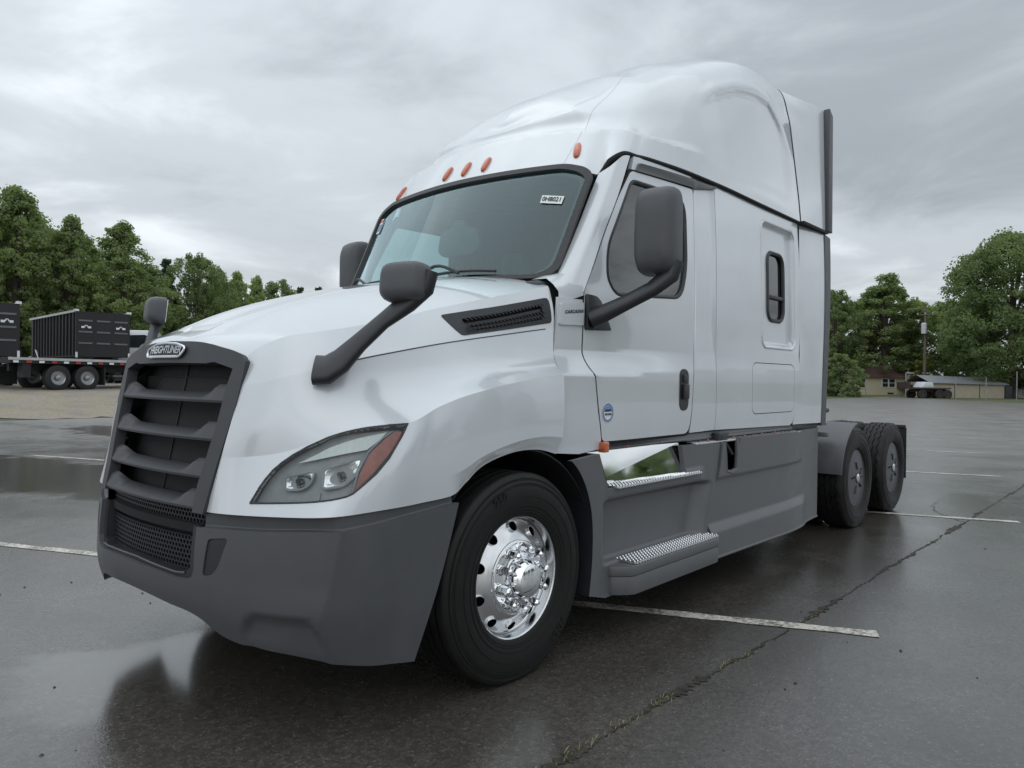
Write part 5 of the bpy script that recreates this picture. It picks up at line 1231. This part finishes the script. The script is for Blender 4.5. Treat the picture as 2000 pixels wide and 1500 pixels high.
# ---- mirrors
def rounded_head(w,h,d,r,n=6,e=.38):
    """superellipsoid-like mirror head, face in XZ, bulging to -Y"""
    V=[];F=[];N=36; prof=[(1.0,.0),(1.0,-.25),(.97,-.55),(.88,-.8),(.70,-.95),(.4,-1.0),(.0001,-1.0)]
    prof=[(.90,.0),(1.0,.0)]+prof[1:]
    for k,dd in prof:
        for i in range(N):
            a=2*math.pi*i/N; c,s=math.cos(a),math.sin(a)
            x=w*(abs(c)**e)*(1 if c>=0 else -1)*k; z=h*(abs(s)**e)*(1 if s>=0 else -1)*(k if k>.5 else k)
            V.append((x,d*dd,z))
    for j in range(len(prof)-1):
        for i in range(N): F.append((j*N+i,j*N+(i+1)%N,(j+1)*N+(i+1)%N,(j+1)*N+i))
    F.append(tuple(range(N)))
    return V,F
def flat_arm(path,widths,thick,normal):
    """strap with an oval section swept along path; widths across, normal = thin direction"""
    P=[Vector(p) for p in path]; V=[];F=[];n=12; nv=Vector(normal).normalized()
    for i,p in enumerate(P):
        t=(P[min(i+1,len(P)-1)]-P[max(i-1,0)]).normalized(); b=nv.cross(t).normalized(); q=t.cross(b).normalized()
        for j in range(n):
            a=2*math.pi*j/n; c,s=math.cos(a),math.sin(a)
            V.append(p+b*(widths[i]*(abs(c)**.6)*(1 if c>=0 else -1))+q*(thick[i]*(abs(s)**.7)*(1 if s>=0 else -1)))
    for i in range(len(P)-1):
        for j in range(n): F.append((i*n+j,i*n+(j+1)%n,(i+1)*n+(j+1)%n,(i+1)*n+j))
    F.append(tuple(range(n-1,-1,-1))); F.append(tuple((len(P)-1)*n+j for j in range(n)))
    return V,F
def hood_mirror(mirror):
    mb=MB(); V,F=rounded_head(.108,.085,.095,.05,e=.5); mb.add(V,F); mb.xf(Matrix.Translation((1.15,.555,1.845))@Matrix.Rotation(R_(12),4,'Z')@Matrix.Rotation(R_(-6),4,'X'))
    hd=mb.build('hood_mirror',M['plastic_grey'],truck,mirror=mirror,fix=True,angle=50)
    mb=MB(); V,F=flat_arm([(.865,.295,1.485),(.905,.33,1.487),(.95,.365,1.525),(1.01,.41,1.60),(1.09,.47,1.69),(1.17,.53,1.765),(1.215,.565,1.83),(1.235,.575,1.90)],[.074,.076,.068,.050,.043,.052,.062,.052],[.030,.030,.026,.022,.020,.026,.034,.03],(.2,-.55,.5)); mb.add(V,F)
    mb.build('mirror_stalk',M['plastic_black'],hd,mirror=mirror,fix=True,angle=60)
    mb=MB(); mb.box(-.09,.09,.001,.006,-.068,.068,.002); mb.xf(Matrix.Translation((1.15,.557,1.845))@Matrix.Rotation(R_(12),4,'Z')@Matrix.Rotation(R_(-6),4,'X')); mb.build('mirror_face',M['mirror_glass'],hd,mirror=mirror)
def door_mirror(mirror):
    T=Matrix.Translation((1.365,2.22,2.29))@Matrix.Rotation(R_(6),4,'Z')
    mb=MB(); V,F=rounded_head(.125,.245,.15,.06); mb.add(V,F); mb.xf(T)
    hd=mb.build('door_mirror',M['plastic_grey'],truck,mirror=mirror,fix=True,angle=50)
    mb=MB(); V,F=flat_arm([(1.10,1.925,1.80),(1.16,1.95,1.825),(1.25,2.03,1.885),(1.36,2.13,1.965),(1.44,2.18,2.04),(1.455,2.20,2.12)],[.06,.055,.05,.052,.06,.05],[.05,.04,.034,.034,.04,.05],(-.1,-.6,.5)); mb.add(V,F)
    mb.build('mirror_arm',M['plastic_black'],hd,mirror=mirror,fix=True,angle=60)
    mb=MB(); mb.prism([(1.882,1.735),(2.13,1.742),(2.09,1.80),(2.02,1.905),(1.975,1.93),(1.886,1.935)],'X',1.05,1.107,.012); mb.build('mirror_bracket',M['plastic_black'],hd,mirror=mirror,fix=True)
    mb=MB(); mb.box(-.10,.10,.001,.006,-.05,.215,.002); mb.box(-.10,.10,.001,.006,-.215,-.07,.002); mb.xf(T); mb.build('mirror_face',M['mirror_glass'],hd,mirror=mirror)
for m_ in (False,True): hood_mirror(m_); door_mirror(m_)
# ---- wheels
def tyre_mesh(zigzag):
    N=120; W=.1475
    side=[(-.112,.288),(-.128,.300),(-.140,.335),(-.1475,.385),(-.1455,.43),(-.138,.462),(-.130,.474),(-.131,.480),(-.124,.494),(-.116,.502)]
    gx=[-.078,-.026,.026,.078]; tread=[]
    for g in gx: tread+=[(g-.0065,.507),(g-.005,.494),(g+.005,.494),(g+.0065,.507)]
    prof=side+[(-.108,.506)]+tread+[(.108,.506)]+[(-a,b) for a,b in side[::-1]]
    n0=len(side)+1; V=[];F=[]; m=len(prof)
    for j in range(N):
        w=2*math.pi*j/N; z=(((j%4)/2 if j%4<=2 else 2-(j%4)/2)-.5)*.020 if zigzag else 0
        for i,(a,r) in enumerate(prof):
            if n0<=i<n0+16:
                a=a+z*(1 if (i-n0)//4%2==0 else -1)
            if zigzag and (i==n0-1 or i==n0+16) and j%6==0: r-=.010
            if zigzag and i in (n0-2,n0+17) and j%6 in (0,): r-=.008
            V.append((a,r*math.cos(w),r*math.sin(w)))
    for j in range(N):
        for i in range(m-1): F.append((j*m+i,j*m+i+1,((j+1)%N)*m+i+1,((j+1)%N)*m+i))
    mb=MB().add(V,F)
    # raised sidewall rings
    for rr,aa in ((.470,.1335),(.455,.1405),(.447,.1425),(.395,.1480),(.350,.1435),(.330,.1385),(.318,.135)):
        mb.lathe([(aa-.004,rr-.004),(aa+.0018,rr-.002),(aa+.0018,rr+.002),(aa-.004,rr+.004)],96)
    me=mesh_data('tyre',mb.v,mb.f,M['rubber'],True,32)
    bm=bmesh.new(); bm.from_mesh(me); bmesh.ops.recalc_face_normals(bm,faces=bm.faces[:]); bm.to_mesh(me); bm.free()
    return me
TY_F=tyre_mesh(False); TY_R=tyre_mesh(True)
def arc_text(body,size,r,a0,x,flat=.0012,spread=1.0):
    tv,tf=text_mesh(body,size,flat,.002,0,1.1); V=[]
    for a,b,d in tv:
        th=a0-a*spread/r; rr=r+b; V.append((x+d,-rr*math.cos(th)*-1,rr*math.sin(th)))
    return V,tf
DISC=Fn(lambda u,v: np.stack([.062+.050*sstep(.268,.165,v)+.0*u,v*np.cos(u/.225),v*np.sin(u/.225)],-1))
def front_wheel_parts():
    parts=[]
    circ=2*math.pi*.225
    holes=[[(circ*(k+.5)/10+.0235*math.cos(a),.238+.0235*math.sin(a)) for a in np.linspace(0,2*np.pi,16,endpoint=False)] for k in range(10)]
    v,f,n=trim(DISC,[(0,.175),(circ,.175),(circ,.272),(0,.272)],holes,.02,.012,flip=False)
    mb=MB().add(v,f)
    mb.lathe([(.062,.268),(.070,.277),(.095,.281),(.114,.287),(.121,.296),(.120,.303),(.112,.306),(.100,.303),(.09,.295)],72)
    parts.append(('rim',mb,'polished_alloy'))
    parts.append(('brake_drum',MB().lathe([(.03,.0001),(.03,.27),(-.1,.275)],40),'gap_black'))
    mb=MB().lathe([(.100,.182),(.114,.180),(.119,.172),(.120,.160),(.121,.112),(.126,.102),(.155,.097),(.184,.090),(.203,.076),(.212,.052),(.215,.02),(.215,.0001)],56)
    parts.append(('hub_cover',mb,'chrome'))
    return parts
FWP=front_wheel_parts()
def lug_mesh():
    mb=MB(); prof=[(.118,.027),(.128,.0275),(.132,.0215),(.165,.0205),(.186,.0175),(.195,.010),(.196,.0001)]
    V=[];F=[];N=6
    mb.lathe(prof[:2],16); mb.lathe(prof[1:],6); return mesh_data('lug_nut',mb.v,mb.f,M['chrome'],True,25)
LUG_ME=lug_mesh(); FWM=[(n,mesh_data(n,mb.v,mb.f,M[mt],True,30)) for n,mb,mt in FWP]
for n_,me in FWM:
    bm=bmesh.new(); bm.from_mesh(me); bmesh.ops.recalc_face_normals(bm,faces=bm.faces[:]); bm.to_mesh(me); bm.free()
TXT=[]
for b_,a_,s_ in (('250',math.radians(112),1.0),('NNA',math.radians(-48),1.0)):
    TXT.append(arc_text(b_,.058,.424,a_,.1468,flat=.0025))
def wheel(name,side,x,y,front):
    w=empty(name,loc=(side*x,y,.502),rotz=0 if side>0 else math.pi); w.parent=truck; w.name=name
    obj('tyre',TY_F if front else TY_R,w)
    if front:
        for n_,me in FWM: p=obj(n_,me,w)
        for k in range(10):
            a=2*math.pi*k/10+.2; obj('lug_nut',LUG_ME,w,loc=(0,.1425*math.cos(a),.1425*math.sin(a)),rot=(a,0,0))
        mb=MB()
        for V,F in TXT: mb.add(V,F)
        mb.build('tyre_lettering',M['rubber'],w,smooth=False,fix=True)
    return w
front_wheels=[wheel('front_wheel',s,1.045,1.25,True) for s in (1,-1)]
def cover_parts():
    o=[]
    mb=MB().lathe([(.100,.300),(.116,.303),(.120,.299),(.117,.293),(.110,.290)],72); o.append(('rim_ring',mb,'polished_alloy'))
    circ=2*math.pi*.2
    CV=Fn(lambda u,v: np.stack([.108+.022*(1-(v/.29)**2)+.0*u,v*np.cos(u/.2),v*np.sin(u/.2)],-1))
    holes=[]
    for k in range(5):
        c=circ*(k+.3)/5; holes.append(round_poly([(c,.085),(c+.032,.085),(c+.052,.16),(c+.034,.17)],.008,3))
    v,f,n=trim(CV,[(0,.05),(circ,.05),(circ,.286),(0,.286)],holes,.02,.010,flip=False); o.append(('wheel_cover',MB().add(v,f),'plastic_grey'))
    o.append(('hub',MB().lathe([(.09,.052),(.122,.050),(.138,.044),(.146,.030),(.148,.0001)],32),'polished_alloy'))
    o.append(('brake_drum',MB().lathe([(.06,.0001),(.06,.28),(-.1,.285)],40),'gap_black'))
    return [(n,mesh_data(n,mb.v,mb.f,M[mt],True,32)) for n,mb,mt in o]
CVP=cover_parts()
for n_,me in CVP:
    bm=bmesh.new(); bm.from_mesh(me); bmesh.ops.recalc_face_normals(bm,faces=bm.faces[:]); bm.to_mesh(me); bm.free()
for yy in (6.504,7.824):
    for s_ in (1,-1):
        w=wheel('drive_wheel',s_,1.045,yy,False)
        for n_,me in CVP: obj(n_,me,w)
        wheel('inner_drive_wheel',s_,.705,yy,False)
# ---- frame, axles, deck, mudflaps
mb=MB()
for s_ in (-1,1): mb.box(s_*.43-.04,s_*.43+.04,.45,8.45,.72,.99,.008)
for y in (1.0,2.4,3.8,5.4,6.2,7.15,8.3): mb.box(-.40,.40,y-.05,y+.05,.78,.94)
mb.build('frame_rails',M['frame_steel'],truck)
mb=MB()
for y in (1.25,6.504,7.824): mb.tube([(-.95,y,.5),(.95,y,.5)],.07,14)
for y in (6.504,7.824): mb.lathe([(-.2,.05),(-.12,.17),(0,.21),(.12,.17),(.2,.05)],20); mb.xf(Matrix.Translation((0,y,.5)),len(mb.v)-100)
mb.build('axle',M['frame_steel'],truck)
mb=MB(); mb.box(-.62,.62,6.55,7.35,1.12,1.17,.02); mb.box(-.45,.45,6.75,7.1,.98,1.12,.01); mb.build('fifth_wheel',M['frame_steel'],truck)
mb=MB(); mb.box(-1.0,1.02,5.62,6.05,1.045,1.075,.006); mb.box(-1.0,1.08,5.02,5.62,1.03,1.06,.006); mb.build('deck_plate',M['tread_metal'],truck)
def arch(cy,cz,r,a0,a1,x0,x1,th,n=24):
    V=[];F=[]
    for i in range(n+1):
        a=R_(a0+(a1-a0)*i/n); c,s=math.cos(a),math.sin(a)
        for rr in (r,r+th):
            for x in (x0,x1): V.append((x,cy+rr*c,cz+rr*s))
    for i in range(n):
        k=4*i; F+=[(k,k+1,k+5,k+4),(k+2,k+6,k+7,k+3),(k,k+4,k+6,k+2),(k+1,k+3,k+7,k+5)]
    F+=[(0,2,3,1),(4*n,4*n+1,4*n+3,4*n+2)]
    return V,F
for m_ in (False,True):
    V,F=arch(6.504,.502,.555,98,172,.62,1.195,.012); q=MB().add(V,F).build('quarter_fender',M['skirt_grey'],truck,mirror=m_,fix=True)
    mb=MB(); mb.box(.45,1.15,5.66,5.72,.955,1.0,.006); mb.build('fender_bracket',M['bar_light'],q,mirror=m_)
    mb=MB(); mb.box(.56,1.18,8.37,8.382,.33,.93,.003); fl=mb.build('mudflap',M['rubber'],truck,mirror=m_)
    mb=MB(); mb.box(.42,1.17,8.355,8.395,.93,.965,.006); mb.build('flap_hanger',M['frame_steel'],fl,mirror=m_)
    V,F=arch(1.25,.50,.615,-5,185,.55,1.165,.008); MB().add(V,F).build('wheel_well',M['gap_black'],truck,mirror=m_,fix=True)
    mb=MB(); mb.add([(.55,.5,.25),(.55,2.05,.25),(.55,2.05,1.5),(.55,.5,1.5)],[(0,1,2,3)]); mb.build('well_liner',M['gap_black'],truck,mirror=m_)
# ---- side skirts with steps
def step_x(y,z):
    y=np.asarray(y,float); z=np.asarray(z,float)
    x=1.205+0*y*z
    rec=sstep(1.90,2.02,y)*(1-sstep(2.98,3.12,y-(z-.47)*.35))*(1-sstep(.775,.80,z))*sstep(.43,.47,z)
    x=x-.085*rec
    x=x-.02*(sstep(1.86,1.80,y))*0
    x=x+.012*sstep(.80,.81,z)*(1-sstep(.87,.90,z))*sstep(1.93,1.99,y)*(1-sstep(3.02,3.12,y))
    return x
STEP=Side(step_x)
AL=hermite(np.linspace(0,1,6),np.array([(1.62,1.038),(1.70,.965),(1.77,.85),(1.812,.70),(1.815,.5),(1.79,.302)]),np.linspace(0,1,24))
STEP_OUT=[tuple(q) for q in AL]+[(1.94,.262),(3.19,.262),(3.155,.47),(3.295,.865),(3.33,1.035),(2.785,1.05),(2.84,.862),(1.955,.862),(1.87,1.058)]
SK_OUT=[(3.20,.262),(4.2,.252),(5.55,.232),(5.55,1.045),(3.62,1.055),(3.60,.865),(3.575,.825),(3.43,.822),(3.40,.86),(3.385,1.04),(3.345,1.035),(3.308,.865),(3.168,.47)]
for m_ in (False,True):
    s_=-1 if m_ else 1
    st=panel('step_panel',STEP,STEP_OUT,M['skirt_grey'],truck,step=.022,thick=.03,mirror=m_)
    # flange lining the wheel arch
    V=[];F=[]
    for i,(a,b) in enumerate(AL): V+=[(1.204,a,b),(.98,a-.01,b)]
    for i in range(23): F.append((2*i,2*i+1,2*i+3,2*i+2))
    MB().add(V,F).build('arch_liner',M['plastic_black'],st,mirror=m_)
    mb=MB(); mb.add([(1.10,1.90,.868),(1.188,2.87,.868),(1.153,2.83,1.062),(1.065,1.90,1.062)],[(0,1,2,3)]); mb.add([(1.097,1.90,.868),(1.185,2.87,.868),(1.150,2.83,1.062),(1.062,1.90,1.062)],[(3,2,1,0)])
    mb.build('kick_plate',M['bright_sheet'],st,smooth=False,mirror=m_)
    MB().add([(1.21,1.955,.862),(1.09,1.955,.862),(1.056,1.87,1.058),(1.205,1.87,1.058)],[(0,1,2,3)]).build('well_wall',M['skirt_grey'],st,smooth=False,mirror=m_);
    def tread(y0,y1,x0,x1,z,nm):
        mb=MB(); mb.box(x0,x1,y0,y1,z-.014,z,.004); t=mb.build(nm,M['tread_metal'],st,mirror=m_)
        mb=MB(); ny=int((y1-y0)/.03); nx=max(2,int((x1-x0)/.026))
        for i in range(ny):
            for j in range(nx):
                yy=y0+(i+.5)*(y1-y0)/ny; xx=x0+(j+.5)*(x1-x0)/nx; r=.0095; k=6
                V=[(xx+r*math.cos(2*math.pi*q/k),yy+r*math.sin(2*math.pi*q/k),z) for q in range(k)]+[(xx+r*.6*math.cos(2*math.pi*q/k),yy+r*.6*math.sin(2*math.pi*q/k),z+.006) for q in range(k)]+[(xx+r*.4*math.cos(2*math.pi*q/k),yy+r*.4*math.sin(2*math.pi*q/k),z-.002) for q in range(k)]
                F=[(q,(q+1)%k,k+(q+1)%k,k+q) for q in range(k)]+[(k+q,k+(q+1)%k,2*k+(q+1)%k,2*k+q) for q in range(k)]
                mb.add(V,F)
        tag(mb.build('tread_studs',M['chrome'],t,mirror=m_,smooth=False),kind='stuff')
        mb=MB(); mb.box(x0-.012,x0+.012,y0,y1-.06,z,z+.012,.003); mb.build('tread_edge',M['chrome'],t,mirror=m_)
        mb=MB()
        for i in range(int((y1-y0)/.03)):
            mb.box(x1-.003,x1+.004,y0+.015+i*.03,y0+.030+i*.03,z-.012,z+.002)
        tag(mb.build('tread_teeth',M['chrome'],t,mirror=m_,smooth=False),kind='stuff')
    tread(2.0,2.99,1.108,1.240,.872,'upper_step')
    tread(2.10,3.14,1.12,1.295,.445,'lower_step')
    mb=MB(); pl=round_poly([(1.10,1.97),(1.225,1.97),(1.31,2.06),(1.31,3.12),(1.25,3.2),(1.10,3.2)],.03,3)
    mb.prism(pl,'Z',.375,.430,.008); mb.prism(scale_poly(pl,.985),'Z',.27,.374,.01); mb.build('step_body',M['skirt_grey'],st,mirror=m_,fix=True)
    sk=panel('side_skirt',SKIRT,SK_OUT,M['skirt_grey'],truck,step=.022,thick=.03,mirror=m_)
    ring_tube(SKIRT,[(3.22,.262),(4.2,.252),(5.55,.232)],.012,'skirt_lip',M['skirt_grey'],sk,m_,off=-.004,closed=False,n=8,step=.1)
    # strap pocket
    mb=MB(); x=1.185; mb.add([(x-.05,3.385,1.05),(x-.05,3.62,1.05),(x-.05,3.60,.82),(x-.05,3.40,.82)],[(0,1,2,3)]); pk=mb.build('strap_pocket',M['gap_black'],sk,mirror=m_)
    MB().tube([(x+.012,3.393,1.045),(x+.02,3.40,.95),(x+.02,3.415,.835),(x+.02,3.50,.818),(x+.02,3.585,.835),(x+.02,3.602,.95),(x+.012,3.61,1.05)],.018,8).build('pocket_rim',M['skirt_grey'],pk,mirror=m_)
    mb=MB(); mb.prism([(3.36,1.10),(3.50,1.105),(3.50,1.06),(3.42,1.03),(3.35,1.03)],'X',1.12,1.19,.008); mb.tube([(1.17,3.44,1.05),(1.19,3.50,.98),(1.195,3.535,.945)],.014,8); mb.build('strap_latch',M['plastic_black'],pk,mirror=m_,fix=True)
    # sill ledge and its little amber lamps
    mb=MB(); mb.prism([(1.06,1.066),(1.125,1.060),(1.128,1.072),(1.112,1.085),(1.105,1.108),(1.06,1.108)],'Y',1.95,4.86,.003); sl=mb.build('sill',M['skirt_grey'],truck,mirror=m_,fix=True)
    mb=MB(); mb.prism([(1.06,1.045),(1.20,1.038),(1.20,1.050),(1.06,1.062)],'Y',3.0,4.86,.003); mb.build('skirt_ledge',M['tread_metal'],sl,mirror=m_,fix=True)
    for y in (1.99,2.27,2.66,3.2,3.60,3.79,4.1,4.36):
        k=MB(); k.lathe([(0,.010),(.006,.009),(.010,.006),(.012,.0001)],12); k.xf(Matrix.Translation((1.124 if y<2.9 else 1.175,y,1.070 if y<2.9 else 1.056))@Matrix.Rotation(R_(-50),4,'Y')); k.build('sill_lamp',M['amber_dark'],sl,mirror=m_,fix=True)
    mb=MB(); mb.box(1.155,1.20,1.925,1.972,1.06,1.118,.006); mb.build('side_marker',M['amber'],truck,mirror=m_)
    mb=MB(); mb.prism([(4.86,1.10),(5.55,1.095),(5.55,1.05),(5.0,1.0),(4.80,1.05)],'X',1.0,1.10,.01); mb.build('rear_bracket',M['plastic_black'],truck,mirror=m_,fix=True)
mb=MB(); mb.box(-1.1,1.1,.25,.6,.5,.82); mb.box(-.9,.9,1.9,5.5,.35,1.0); mb.box(-.5,.5,.2,1.9,.55,1.45); mb.build('under_body',M['gap_black'],truck)
